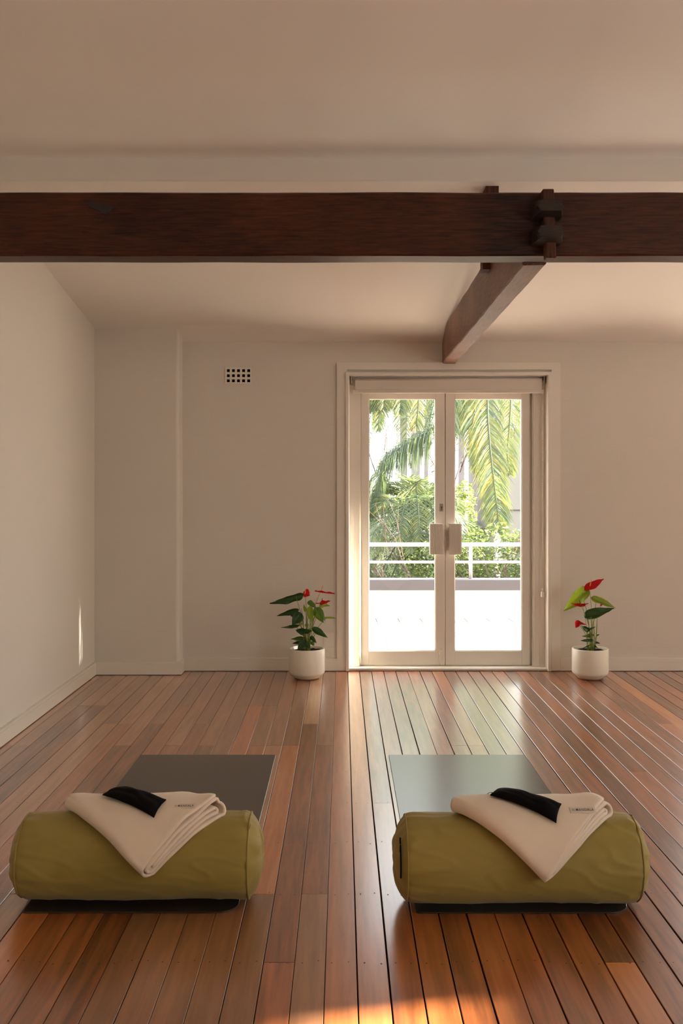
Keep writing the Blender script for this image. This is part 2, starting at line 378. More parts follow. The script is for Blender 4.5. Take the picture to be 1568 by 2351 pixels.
# right wall with three window openings
WIN = [(2.0, 3.60, 1.594, 1.87), (3.72, 5.2, .25, 2.3), (-2.2, 1.55, .3, 2.6)]
bm = NB()
ys = sorted(WIN); cur = YF - .15
for (a, b, z0, z1) in ys:
    box(bm, XR, XR + .2, cur, a, -.15, 3.3); box(bm, XR, XR + .2, a, b, -.15, z0); box(bm, XR, XR + .2, a, b, z1, 3.3); cur = b
box(bm, XR, XR + .2, cur, YB + .2, -.15, 3.3)
struct('wall_right', bm, M['plaster'])
for n_, (a, b, z0, z1) in enumerate(ys):
    bm = NB(); t_ = .05
    X = XR + .12
    box(bm, X, X + .05, a, b, z0, z0 + t_); box(bm, X, X + .05, a, b, z1 - t_, z1)
    box(bm, X, X + .05, a, a + t_, z0 + t_, z1 - t_); box(bm, X, X + .05, b - t_, b, z0 + t_, z1 - t_)
    if True:
        box(bm, X, X + .05, (a + b) / 2 - .03, (a + b) / 2 + .03, z0 + t_, z1 - t_)
    wo = struct('window_%d' % (n_ + 1), bm, M['trim'])
    bm = NB(); box(bm, X + .022, X + .028, a + t_, b - t_, z0 + t_, z1 - t_); obj('glass_pane', bm, M['glass'], wo)
    portal((XR + .19, (a + b) / 2, (z0 + z1) / 2), (0, R(90), 0), z1 - z0, b - a)
# garden windows in the back wall, right of the frame
for n_, (a, b) in enumerate(WXS):
    bm = NB()
    box(bm, a, b, 7.24, 7.29, .05, .12); box(bm, a, b, 7.24, 7.29, 2.13, 2.2)
    box(bm, a, a + .06, 7.24, 7.29, .12, 2.13); box(bm, b - .06, b, 7.24, 7.29, .12, 2.13)
    wo = struct('window_%d' % (n_ + len(ys) + 1), bm, M['trim'])
    bm = NB(); box(bm, a + .06, b - .06, 7.262, 7.268, .12, 2.13); obj('glass_pane', bm, M['glass'], wo)
    portal(((a + b) / 2, 7.345, 1.12), (R(-90), 0, 0), b - a, 2.1)

# ceiling: raked over the windows, a shallow step, then level
prof = [(7.2, 2.40), (7.137, 2.412), (7.10, 2.437), (7.05, 2.459), (6.98, 2.480), (6.90, 2.4985), (4.775, 2.8385), (4.768, 2.8405), (4.765, 2.846), (4.760, 2.945), (4.745, 2.957), (4.70, 2.965), (4.3, 2.985), (3.2, 3.03), (YF - .1, 3.22)]
bm = NB()
A = [bm.verts.new((XL - .1, p[0], p[1])) for p in prof]; B = [bm.verts.new((XR + .1, p[0], p[1])) for p in prof]
for k in range(len(prof) - 1):
    f = bm.faces.new((A[k], A[k + 1], B[k + 1], B[k])); f.smooth = k < 5 or 9 <= k
T = [bm.verts.new(c) for c in ((XL - .1, 7.3, 3.4), (XR + .1, 7.3, 3.4), (XR + .1, YF - .12, 3.4), (XL - .1, YF - .12, 3.4))]
bm.faces.new(T)
bm.faces.new((A[0], B[0], T[1], T[0])); bm.faces.new((A[-1], T[3], T[2], B[-1]))
struct('ceiling', bm, M['ceil'])

# skirting
def skirt(name, pts2, z=0):           # path in plan, room side on the left of travel
    bm = NB()
    for (p, q, nrm) in pts2:
        p, q, n = Vector(p), Vector(q), Vector(nrm)
        for (z0, z1, d) in ((.004, .0755, .018), (.0755, .0775, .0155), (.0775, .093, .017)):
            a0 = [Vector((p.x, p.y, z0)), Vector((q.x, q.y, z0)), Vector((q.x, q.y, z1)), Vector((p.x, p.y, z1))]
            nn = Vector((n.x, n.y, 0)) * d
            vs_ = [bm.verts.new(v) for v in a0] + [bm.verts.new(v + nn) for v in a0]
            fs = [bm.faces.new([vs_[j] for j in f]) for f in ((0, 1, 2, 3), (4, 5, 6, 7), (0, 1, 5, 4), (3, 2, 6, 7), (0, 3, 7, 4), (1, 2, 6, 5))]
            bmesh.ops.recalc_face_normals(bm, faces=fs)
    return struct(name, bm, M['trim'])
skirt('baseboard_left', [((XL, YF), (XL, 6.987), (1, 0))])
skirt('baseboard_back', [((XL + .018, 6.987), (-1.148, 6.987), (0, -1)), ((-1.166, 6.987), (-1.166, YB - .018), (1, 0)), ((-1.166, YB), (-.037, YB), (0, -1)), ((1.597, YB), (2.66, YB), (0, -1))])
skirt('baseboard_right', [((XR, YF), (XR, YB), (-1, 0))])

# door surround: flat outer board, inner architrave, jamb
bm = NB(); F0 = 7.121
box(bm, -.037, .036, F0, YB, .004, 2.256); box(bm, 1.532, 1.597, F0, YB, .004, 2.256); box(bm, .036, 1.532, F0, YB, 2.204, 2.256)
struct('trim_1', bm, M['trim'])
bm = NB(); F1 = 7.108
def frame_prof(bm, x0, x1, z1, prof_):       # prof_: (offset outward, Y)
    for k in range(len(prof_) - 1):
        (a, ya), (b, yb) = prof_[k], prof_[k + 1]
        P = [[(x0 - a, ya, 0.002), (x0 - a, ya, z1 + a), (x1 + a, ya, z1 + a), (x1 + a, ya, 0.002)], [(x0 - b, yb, .002), (x0 - b, yb, z1 + b), (x1 + b, yb, z1 + b), (x1 + b, yb, .002)]]
        V_ = [[bm.verts.new(p) for p in r] for r in P]
        for j in range(3): bm.faces.new((V_[0][j], V_[0][j + 1], V_[1][j + 1], V_[1][j]))
frame_prof(bm, DX0, DX1, DZ - .004, [(.026, YB), (.026, F1 + .004), (.022, F1), (.004, F1), (.001, F1 + .003), (0, F1 + .008), (0, 7.135), (-.003, 7.138), (-.003, 7.150), (0, 7.153), (0, 7.20), (0, YO)])
struct('trim_2', bm, M['trim'])
# door frame with stops
bm = NB()
for (xa, xb, s) in ((DX0, .129, 1), (1.42, DX1, -1)):
    box(bm, xa, xb, 7.205, 7.30, .020, DZ)
    e = xb if s > 0 else xa
    box(bm, min(e, e + s * .010), max(e, e + s * .010), 7.222, 7.30, .020, DZ)
    m_ = (xa + xb) / 2
    box(bm, m_ - .002, m_ + .002, 7.2035, 7.206, .03, 2.1)
box(bm, .129, 1.42, 7.205, 7.30, 2.052, DZ)
struct('trim_3', bm, M['trim'])
bm = NB(); box(bm, DX0, DX1, 7.128, YO + .03, .003, .019, .002); struct('trim_4', bm, M['trim'])

# the two glazed door leaves
def leaf(n_, x0, x1, g0, g1):
    bm = NB(); Y0, Y1 = 7.238, 7.278
    zb, zt, gz0, gz1 = .022, 2.048, .126, 2.003
    box(bm, x0, g0, Y0, Y1, zb, zt, .0015); box(bm, g1, x1, Y0, Y1, zb, zt, .0015)
    box(bm, g0 + .0005, g1 - .0005, Y0 + .0005, Y1, zb, gz0, .001); box(bm, g0 + .0005, g1 - .0005, Y0 + .0005, Y1, gz1, zt, .001)
    # glazing bead
    for (a, b, c, d) in ((g0, g0 + .005, gz0, gz1), (g1 - .005, g1, gz0, gz1), (g0, g1, gz0, gz0 + .005), (g0, g1, gz1 - .005, gz1)):
        box(bm, a, b, Y0 + .008, Y1, c, d)
    o = struct('door_%d' % n_, bm, M['trim'])
    bm = NB(); box(bm, g0 + .004, g1 - .004, 7.256, 7.261, gz0 + .004, gz1 - .004); obj('glass_pane', bm, M['glass'], o)
    return o
bm = NB()
box(bm, .120, .152, 7.281, 7.30, .019, 2.10); box(bm, 1.385, 1.425, 7.281, 7.30, .019, 2.10); box(bm, .152, 1.385, 7.281, 7.30, .019, .034); box(bm, .152, 1.385, 7.281, 7.30, 2.03, 2.10)
struct('trim_6', bm, M['trim'])
d1 = leaf(1, .142, .7645, .200, .696)
d2 = leaf(2, .7695, 1.396, .838, 1.338)
bm = NB(); box(bm, .752, .7735, 7.279, 7.290, .024, 2.046); obj('meeting_bead', bm, M['trim'], d1)
def handle(d, x0, x1, sx_):
    bm = NB(); z0, z1 = .846, 1.076
    box(bm, x0, x1, 7.186, 7.222, z0, z1, .004)
    n = 9
    for k in range(n):
        c = x0 + .010 + (x1 - x0 - .020) * k / (n - 1)
        box(bm, c - .0028, c + .0028, 7.1838, 7.1865, z0 + .002, z1 - .002, .0008)
    box(bm, sx_ - .012, sx_ + .012, 7.222, 7.2385, z0 + .03, z1 - .03)
    obj('pull_handle', bm, M['handle'], d)
handle(d1, .648, .752, .735); handle(d2, .790, .884, .800)
bm = NB(); box(bm, .726, .752, 7.234, 7.2385, 1.165, 1.222, .001); o = obj('lock_plate', bm, M['steel'], d1)
bm = NB(); box(bm, .7385, .7425, 7.2332, 7.2345, 1.176, 1.193); tube(bm, [(.7405, 7.2345, 1.197), (.7405, 7.2331, 1.197)], .0042, 10); obj('keyhole', bm, M['black'], o)
bm = NB(); box(bm, .722, .745, 7.224, 7.2385, .055, .135, .003); box(bm, .729, .739, 7.228, 7.2385, .135, .150, .002); tube(bm, [(.733, 7.230, .022), (.733, 7.230, .06)], .004, 8)
tube(bm, [(.722, 7.230, .095), (.714, 7.228, .095)], .006, 10); obj('floor_bolt', bm, M['handle'], d1)

# roller blind
rb = thing('roller_blind', 'rolled-up cream roller blind across the top of the doors', 'blind', (.785, 7.17, 2.09))
B0 = (.785, 7.17, 2.09)
bm = NB()
tube(bm, [(.098, 7.172, 2.128), (1.468, 7.172, 2.128)], .021, 20)
box(bm, .098, 1.468, 7.1495, 7.1515, 2.055, 2.128)
shift(obj('fabric', bm, M['blind'], rb, False), B0)
bm = NB(); box(bm, .083, 1.480, 7.144, 7.157, 2.034, 2.060, .003); shift(obj('bottom_rail', bm, M['blind'], rb), B0)
for xx in (.064, 1.482):
    bm = NB(); box(bm, xx, xx + .008, 7.150, 7.200, 2.10, 2.160, .003); tube(bm, [(xx - .004 + (.01 if xx < 1 else 0), 7.172, 2.128), (xx + .012, 7.172, 2.128)], .014, 14)
    shift(obj('bracket', bm, M['steel'], rb), B0)
bm = NB()
for k in range(150):
    z = 2.12 - k * .0085
    if z < .585 + .0: break
    for yy in (7.158, 7.186):
        bmesh.ops.create_icosphere(bm, subdivisions=1, radius=.0028, matrix=Matrix.Translation((1.477, yy, z)))
for k in range(1, 4):
    for z in (2.1265, .578): bmesh.ops.create_icosphere(bm, subdivisions=1, radius=.0028, matrix=Matrix.Translation((1.477, 7.158 + .007 * k, z)))
tube(bm, [(1.477, 7.158, .578), (1.477, 7.158, 2.1265), (1.477, 7.186, 2.1265), (1.477, 7.186, .578), (1.477, 7.158, .578)], .0007, 4)
shift(obj('bead_chain', bm, M['trim'], rb), B0)
bm = NB(); box(bm, 1.466, 1.488, 7.150, 7.194, .535, .575, .004); tube(bm, [(1.477, 7.172, .575), (1.477, 7.172, .60)], .006, 10); shift(obj('chain_tensioner', bm, M['trim'], rb), B0)

# air brick vent
vt = thing('air_vent', 'small cream wall vent with fifteen square holes high on the wall', 'vent', (-.757, 7.13, 2.17))
B1 = (-.757, 7.13, 2.17)
bm = NB(); hx0, hz1, pt, hs = (520.8 - VPU) * 7.13 / FPX, EYE + (VPV - 847.5) * 7.13 / FPX, .0372, .0215
vx0, vx1, vz0, vz1 = hx0 - .013, hx0 + 4 * pt + hs + .013, hz1 - 2 * pt - hs - .012, hz1 + .014
xs = [vx0] + [c for k in range(5) for c in (hx0 + k * pt, hx0 + k * pt + hs)] + [vx1]
zz = [vz0] + [c for k in (2, 1, 0) for c in (hz1 - k * pt - hs, hz1 - k * pt)] + [vz1]
for a in range(len(xs) - 1):
    for b in range(len(zz) - 1):
        if a % 2 == 1 and b % 2 == 1: continue
        box(bm, xs[a], xs[a + 1], 7.128, 7.137, zz[b], zz[b + 1])
bmesh.ops.remove_doubles(bm, verts=bm.verts, dist=.00005)
shift(obj('grille', bm, M['trim'], vt), B1)
bm = NB(); box(bm, vx0 + .004, vx1 - .004, 7.1355, 7.1365, vz0 + .004, vz1 - .004); shift(obj('dark_backing', bm, M['black'], vt), B1)

# ---------------------------------------------------------------- timber beams
def roughbar(bm, x0, x1, y0, y1, z0, z1, axis, seg=.05, amp=.003, seed=0, ends=None):
    # bar subdivided along its axis with slightly hewn arrises
    L0, L1 = (x0, x1) if axis == 'X' else (y0, y1)
    n = max(2, int((L1 - L0) / seg)); rings = []
    for k in range(n + 1):
        s = L0 + (L1 - L0) * k / n; r = []
        if axis == 'X': cor = [(y0, z0), (y1, z0), (y1, z1), (y0, z1)]
        else: cor = [(x0, z0), (x1, z0), (x1, z1), (x0, z1)]
        ch = .006
        pts = []
        for ci, (a, b) in enumerate(cor):
            pa, pb = cor[ci - 1], cor[(ci + 1) % 4]
            for q in (pa, pb):
                d = Vector((q[0] - a, q[1] - b)).normalized() * (ch * (1 + .8 * fn(s * 5, ci, seed)))
                pts.append((a + d.x + amp * fn(s * 2.3, ci * 3.1, seed + 5), b + d.y + amp * fn(s * 2.9, ci * 7.7, seed + 9)))
        for p in pts: r.append(bm.verts.new((s, p[0], p[1]) if axis == 'X' else (p[0], s, p[1])))
        rings.append(r)
    fs = []
    for a, b in zip(rings, rings[1:]):
        for k in range(8): fs.append(bm.faces.new((a[k], a[(k + 1) % 8], b[(k + 1) % 8], b[k])))
    fs.append(bm.faces.new(rings[0])); fs.append(bm.faces.new(rings[-1][::-1]))
    bmesh.ops.recalc_face_normals(bm, faces=fs)
ZB = 2.257
bt = thing('timber_beam', 'long dark red-brown timber beam spanning the whole room', 'beam', (1.4, 3.91, ZB), 'old ceiling beams')
BB = (1.4, 3.91, ZB)
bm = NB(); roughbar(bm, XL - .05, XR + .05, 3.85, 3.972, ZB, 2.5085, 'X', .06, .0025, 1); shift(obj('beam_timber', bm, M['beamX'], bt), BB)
def tenon(z0, z1, seed):
    bm = NB()
    y0, y1 = 3.745, 3.86
    x0, x1 = .748, .857
    prof_ = [(y1, 0), (3.80, 0), (3.765, .008), (y0, .014)]
    rings = []
    for (y, ins) in prof_:
        c = [(x0 + ins * 1.4, z0 + ins * .9), (x1 - ins, z0 + ins * .9), (x1 - ins * .3, (z0 + z1) / 2), (x1 - ins, z1 - ins * .5), (x0 + ins * 1.4, z1 - ins * .5), (x0 + ins * .4, (z0 + z1) / 2)]
        rings.append([bm.verts.new((p[0] + .002 * fn(p[0] * 40, p[1] * 40, seed), y, p[1] + .003 * fn(p[0] * 30, y * 40, seed))) for p in c])
    for a, b in zip(rings, rings[1:]):
        for k in range(6): bm.faces.new((a[k], a[(k + 1) % 6], b[(k + 1) % 6], b[k]))
    bm.faces.new(rings[0]); bm.faces.new(rings[-1][::-1]); bmesh.ops.recalc_face_normals(bm, faces=bm.faces)
    shift(obj('tenon_block', bm, M['block'], bt), BB)
tenon(2.394, 2.455, 1); tenon(2.294, 2.355, 7)
bm = NB(); prism(bm, [(.782, 2.505), (.826, 2.505), (.829, 2.40), (.836, 2.236), (.797, 2.236), (.790, 2.33)], 'Y', 3.795, 3.848)
bmesh.ops.bevel(bm, geom=list(bm.edges), offset=.003, segments=1, affect='EDGES')
shift(obj('wedge', bm, M['beamZ'], bt), BB)
bm = NB()                             # faded dark paint mark on the beam face
prism(bm, [(-1.005, 2.468), (-.985, 2.474), (-.965, 2.461), (-.925, 2.458), (-.898, 2.447), (-.912, 2.432), (-.935, 2.420), (-.965, 2.437), (-1.0, 2.448)], 'Y', 3.8445, 3.8500)
shift(obj('dark_stain', bm, mat('stain', (.035, .028, .030), .6, .2, 0, 1, .3, 40), bt), BB)

cb_ = thing('timber_beam', 'shorter red-brown timber beam running back to above the doors', 'beam', (.79, 5.5, 2.25), 'old ceiling beams')
BC = (.79, 5.5, 2.25)
bm = NB(); roughbar(bm, .735, .834, 3.974, 7.137, 2.248, 2.505, 'Y', .06, .0035, 4)
for v in bm.verts:                    # rounded top where it enters the wall
    if v.co.z > 2.4 and v.co.y > 6.8:
        t_ = (v.co.y - 6.8) / .337; v.co.z -= .105 * t_ * t_
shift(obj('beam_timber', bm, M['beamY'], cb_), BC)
bm = NB(); prism(bm, [(.696, 2.42), (.7335, 2.42), (.7335, 2.509), (.775, 2.509), (.775, 2.832), (.712, 2.832), (.696, 2.800)], 'Y', 4.815, 4.90)
pst = obj('timber_post', bm, M['beamZ'])
tag(pst, 'short dark post rising from the back beam to the ceiling', 'post')
# ---------------------------------------------------------------- yoga mats
def yoga_mat(x0, x1, y0, y1, label):
    bm = NB(); pts = []
    rr = .07; 
    for (cx, cy, r, a0) in ((x1 - rr, y0 + rr, rr, -90), (x1 - .006, y1 - .006, .006, 0), (x0 + .006, y1 - .006, .006, 90), (x0 + .01, y0 + .01, .01, 180)):
        for k in range(9): a = R(a0 + k * 90 / 8); pts.append((cx + r * math.cos(a), cy + r * math.sin(a)))
    n = len(pts); zs = [(0.0006, 0), (.0038, 0), (.0048, .0012)]
    rings = []
    cx, cy = (x0 + x1) / 2, (y0 + y1) / 2
    for z, ins in zs: rings.append([bm.verts.new((p[0] + (ins if p[0] < cx else -ins), p[1] + (ins if p[1] < cy else -ins), z)) for p in pts])
    for a, b in zip(rings, rings[1:]):
        for k in range(n): bm.faces.new((a[k], a[(k + 1) % n], b[(k + 1) % n], b[k]))
    bm.faces.new(rings[-1]); bm.faces.new(rings[0][::-1])
    o = obj('yoga_mat', bm, M['mat']); return tag(o, label, 'yoga mat', 'dark yoga mats')
yoga_mat(-1.008, -.331, 3.068, 4.876, 'matte dark brown yoga mat on the floor at left, nearer the left wall')
yoga_mat(.234, .914, 3.066, 4.876, 'dark yoga mat shining with window light in front of the doors')

# ---------------------------------------------------------------- bolsters
def bolster(x0, x1, yc, r, seed, label, zipend):
    zc = r + .004
    base = ((x0 + x1) / 2, yc, .005)
    root = thing('bolster', label, 'bolster', base, 'olive yoga bolsters')
    nl, ntt = 110, 128
    def radius(x, th):
        e = min(x - x0, x1 - x)                       # distance from the nearest seam
        rr = r * (1 - .055 * math.exp(-e / .018)) 
        rr += .0055 * fn(x * 4, math.cos(th) * 1.2 + seed, math.sin(th) * 1.2)
        # gathers radiating from the seams
        g = math.exp(-e / .055)
        rr += .0085 * g * fn(th * 4.5, seed + (0 if x - x0 < x1 - x else 9), e * 4) * min(1, e / .01)
        # slack diagonal folds on the body
        f = fn(x * 7 + math.cos(th) * 2.2 + seed * 3, th * 1.5 + x * 3, seed)
        rr += .0042 * max(0, 1 - abs(f) * 4) ** 1.5 * (.45 + .55 * max(0, math.exp(-e / .16)))
        return rr
    def pt(x, th, rad):
        y, z = yc - rad * math.sin(th), zc + rad * math.cos(th)
        lo = .0058
        if z < lo + .02: z = lo + .02 * math.exp((z - lo - .02) / .02)
        return Vector((x, y, z))
    bm = NB(); rings = []
    for i in range(nl + 1):
        t = i / nl; x = x0 + (x1 - x0) * (t - .06 * math.sin(2 * math.pi * t) )
        rings.append([bm.verts.new(pt(x, 2 * math.pi * k / ntt, radius(x, 2 * math.pi * k / ntt))) for k in range(ntt)])
    for a, b in zip(rings, rings[1:]):
        for k in range(ntt):
            f = bm.faces.new((a[k], a[(k + 1) % ntt], b[(k + 1) % ntt], b[k])); f.smooth = True
    bmesh.ops.recalc_face_normals(bm, faces=bm.faces)
    shift(obj('body_cover', bm, M['olive'], root, True), base)
    for (xe, s, sd) in ((x0, -1, 3), (x1, 1, 8)):
        bm = NB(); prev = None; N = 14
        for j in range(N + 1):
            q = j / N; rad = q
            ring = []
            for k in range(ntt):
                th = 2 * math.pi * k / ntt
                R0 = radius(xe, th)
                bulge = .040 * (1 - q ** 3.2) + .010 * fn(th * 3.0, q * 1.2, sd + seed) * q * (1 - q ** 6) + .006 * fn(math.cos(th) * q * 3, math.sin(th) * q * 3, sd)
                p = pt(xe + s * bulge * 1.0, th, R0 * q * 1.0)
                ring.append(bm.verts.new(p))
                if j == 0: break
            if prev is not None:
                for k in range(ntt):
                    if len(prev) == 1: f = bm.faces.new((prev[0], ring[k], ring[(k + 1) % ntt]))
                    else: f = bm.faces.new((prev[k], prev[(k + 1) % ntt], ring[(k + 1) % ntt], ring[k]))
                    f.smooth = True
            prev = ring
        bmesh.ops.recalc_face_normals(bm, faces=bm.faces)
        cap_ = shift(obj('end_panel', bm, M['olive'], root, True), base)
        # corded seam
        bm = NB(); pts = []
        for k in range(65):
            th = 2 * math.pi * k / 64; pts.append(pt(xe, th, radius(xe, th) + .0012))
        tube(bm, pts, .0028, 6, cap=False); shift(obj('seam_cord', bm, M['olive'], root), base)
        if s == zipend:
            bm = NB(); pts = []
            for k in range(13):
                th = R(40 + k * 5); pts.append(pt(xe + s * .022, th, radius(xe, th) * .90))
            tube(bm, pts, .0025, 6); z_ = shift(obj('zip', bm, M['black'], root), base)
            bm = NB(); p = pts[2]; tube(bm, [p, p + Vector((-.004, -.008, -.022))], .003, 6); q = obj('zip_pull', bm, M['zip'], z_)
    return root
YL, RL_, YR, RR_ = 3.186, .1357, 3.160, .1380
bolster(-1.028, -.298, YL, RL_, 2.0, 'olive green bolster on the left mat, flat round end showing at its right', 0)
bolster(.206, .940, YR, RR_, 5.0, 'olive green bolster on the right mat, zipped round end at its left', -1)

# ---------------------------------------------------------------- folded blankets
def surf(x, s, h, yc, r):             # x along the bolster, s = arc from its ridge towards the camera, h = height off it
    rr = r + .004; th = s / (rr + .012)
    return Vector((x, yc - (rr + h) * math.sin(th), r + .004 + (rr + h) * math.cos(th)))
def blanket(F, L, Rr, yc, r, seed, label, openness=1.0, fan=.010):
    F, L, Rr = Vector(F), Vector(L), Vector(Rr)
    ep = (L - F); P_ = ep.length; ep.normalize(); eq = (Rr - F); Q_ = eq.length; eq.normalize()
    t = .0040; H = [.0050 + .0108 * k for k in range(5)]
    path = []
    def line(q0, q1, h, lv):
        n = max(2, int(abs(q1 - q0) / .012))
        for k in range(n + 1): path.append((q0 + (q1 - q0) * k / n, h, lv))
    def arc(q, h0, h1, side, lv):
        c = (h0 + h1) / 2; rad = abs(h1 - h0) / 2
        for k in range(1, 9):
            a = math.pi * k / 9; sgn = 1 if h1 > h0 else -1
            path.append((q + side * rad * math.sin(a), c - sgn * rad * math.cos(a), lv))
    line(Q_ - .002, .019, H[4], 4); arc(.023, H[4], H[0], -1, 2)
    line(.023, Q_ + .004, H[0], 0); arc(Q_ + .004, H[0], H[3], 1, 2)
    line(Q_ + .004, .026, H[3], 3); arc(.026, H[3], H[1], -1, 2)
    line(.026, Q_ - .014, H[1], 1); arc(Q_ - .014, H[1], H[2], 1, 2)
    line(Q_ - .014, .034, H[2], 2)
    NP = 44
    def side_pts(p):
        A, B = [], []
        n = len(path); pos = []
        for (q, h, lv) in path:
            # cloth slackness, stronger towards the open ends
            e = math.exp(-p / .05) + .6 * math.exp(-(P_ - p) / .05)
            h2 = h + (.0022 + .0030 * e) * fn(q * 9 + lv * 13.1, p * 6, seed) * (.4 + lv * .3)
            h2 = max(h2, .0040)
            h2 += .004 * max(0, fn(q * 5, p * 5, seed + 40)) * (h / .04) 
            if lv >= 3: h2 += .010 * openness * math.exp(-((Q_ - q) / .05) ** 2) * (.6 + .4 * math.sin(p * 40 + seed))
            q2 = q + .005 * fn(p * 7, lv * 3.3, seed + 3) + (.006 * math.sin(p * 28 + seed) if lv == 4 and q > Q_ - .03 else 0)
            pos.append(Vector((q2, h2)))
        for k in range(n):
            tg = (pos[min(k + 1, n - 1)] - pos[max(k - 1, 0)]).normalized(); nn = Vector((-tg.y, tg.x))
            A.append(pos[k] + nn * t); B.append(pos[k] - nn * t)
        return A, B
    bm = NB(); rows = []
    for j in range(NP + 1):
        p0 = P_ * j / NP
        A, B = side_pts(p0)
        ring = []
        for idx, c in enumerate(A + B[::-1]):
            lv = path[idx][2] if idx < len(path) else path[2 * len(path) - 1 - idx][2]; lf = min(1, max(0, (path[idx if idx < len(path) else 2 * len(path) - 1 - idx][1] - H[0]) / (H[4] - H[0])))
            pe = p0 + (.004 * fn(c.x * 11, lv * 5.7, seed + 8)) * math.cos(math.pi * j / NP) - fan * 4 * (1 - lf) * (1 - j / NP)
            pl = F + ep * pe + eq * c.x
            ring.append(bm.verts.new(surf(pl.x, pl.y, max(c.y, .0008), yc, r)))
        rows.append(ring)
    n = len(rows[0])
    for a, b in zip(rows, rows[1:]):
        for k in range(n):
            f = bm.faces.new((a[k], a[(k + 1) % n], b[(k + 1) % n], b[k])); f.smooth = True
    m_ = n // 2
    for rr_ in (rows[0], rows[-1]):
        for k in range(m_ - 1):
            bm.faces.new((rr_[k], rr_[k + 1], rr_[n - 2 - k], rr_[n - 1 - k]))
    bmesh.ops.recalc_face_normals(bm, faces=bm.faces)
    root = obj('folded_blanket', bm, M['blanket'], None, False)
    for pg in root.data.polygons: pg.use_smooth = len(pg.vertices) == 4 and True
    tag(root, label, 'blanket', 'cream cotton blankets'); root['kind'] = 'thing'
    def top(p, q, dh=0):
        pl = F + ep * p + eq * q
        hh = H[4] + t + .004 * max(0, fn(q * 5, p * 5, seed + 40)) + dh + (.010 * openness * math.exp(-((Q_ - q) / .05) ** 2) * (.6 + .4 * math.sin(p * 40 + seed))) + .0009
        return surf(pl.x, pl.y, hh, yc, r)
    return root, top, Q_, P_
def cloth_label(root, top, c, q0, ang, Lx, Ly):
    # small woven label with its lettering following the cloth
    def loc(a, b, dh):                 # a along the label, b across
        ca, sa = math.cos(ang), math.sin(ang)
        return top(c[0] + a * ca - b * sa, c[1] + a * sa + b * ca, dh)
    bm = NB(); N = 14
    g = [[bm.verts.new(loc(-Lx / 2 + Lx * i / N, (-Ly / 2 + Ly * j / 3) * (1), .0012 + .0004 * math.sin(i))) for j in range(4)] for i in range(N + 1)]
    g2 = [[bm.verts.new(loc(-Lx / 2 + Lx * i / N, (-Ly / 2 + Ly * j / 3), .0002)) for j in range(4)] for i in range(N + 1)]
    for i in range(N):
        for j in range(3): bm.faces.new((g[i][j], g[i + 1][j], g[i + 1][j + 1], g[i][j + 1])); bm.faces.new((g2[i][j], g2[i][j + 1], g2[i + 1][j + 1], g2[i + 1][j]))
        bm.faces.new((g[i][0], g2[i][0], g2[i + 1][0], g[i + 1][0])); bm.faces.new((g[i][3], g[i + 1][3], g2[i + 1][3], g2[i][3]))
    for i in (0, N):
        for j in range(3): bm.faces.new((g[i][j], g[i][j + 1], g2[i][j + 1], g2[i][j]))
    bmesh.ops.recalc_face_normals(bm, faces=bm.faces)
    lb = obj('sewn_label', bm, M['labelcloth'], root); lb['label'] = 'off-white woven label with dark lettering'
    fc = bpy.data.curves.new('t', 'FONT'); fc.body = 'MANDALA'; fc.size = Ly * .62; fc.space_character = 1.28; fc.align_x = 'CENTER'; fc.align_y = 'CENTER'; fc.resolution_u = 3; fc.offset = .0001
    to = bpy.data.objects.new('t', fc); COL.objects.link(to)
    dg = bpy.context.evaluated_depsgraph_get(); me = bpy.data.meshes.new_from_object(to.evaluated_get(dg))
    bm = NB(); bm.from_mesh(me); bmesh.ops.triangulate(bm, faces=bm.faces)
    wmax = max(v.co.x for v in bm.verts); sc_ = (Lx * .36) / wmax
    for v in bm.verts: v.co = loc(-(v.co.x * sc_ + Lx * .07), v.co.y, .0018)
    # small eight-rayed rosette before the word
    for k in range(8):
        a = math.pi * k / 4; cx = Lx * .385; rr_ = Ly * .26
        tri = [bm.verts.new(loc(cx + rr_ * math.cos(a + d) * m_, rr_ * math.sin(a + d) * m_, .0018)) for d, m_ in ((-.3, .35), (0, 1), (.3, .35))]
        bm.faces.new(tri)
    obj('lettering', bm, M['ink'], lb)
    bpy.data.objects.remove(to); bpy.data.meshes.remove(me)
b1, top1, q1, p1 = blanket((-.622, .230), (-.905, .003), (-.412, .010), YL, RL_, 1.7, 'cream folded blanket over the left bolster, its folds fanned open', 1.0, .0090)
b2, top2, q2, p2 = blanket((.617, .245), (.352, .000), (.846, .014), YR, RR_, 6.1, 'cream folded blanket over the right bolster, neatly stacked folds', .8, .006)
def rev_label(root, top, P, Q, u, v, yc, ang, Lx, Ly):
    best = None                        # find the blanket point that lies under the seen label position
    for i in range(60):
        for j in range(60):
            p, q = P * i / 59, Q * j / 59; w_ = top(p, q)
            uu = VPU + w_.x / w_.y * FPX; vv = VPV + (EYE - w_.z) / w_.y * FPX
            th_ok = w_.z > 0
            d = (uu - u) ** 2 + (vv - v) ** 2
            if best is None or d < best[0]: best = (d, p, q)
    print('label', best)
    cloth_label(root, top, (best[1], best[2]), 0, ang, Lx, Ly)
rev_label(b1, top1, p1, q1, 424, 1850, YL, R(-42), .068, .019)
rev_label(b2, top2, p2, q2, 1336, 1860, YR, R(-44), .078, .021)

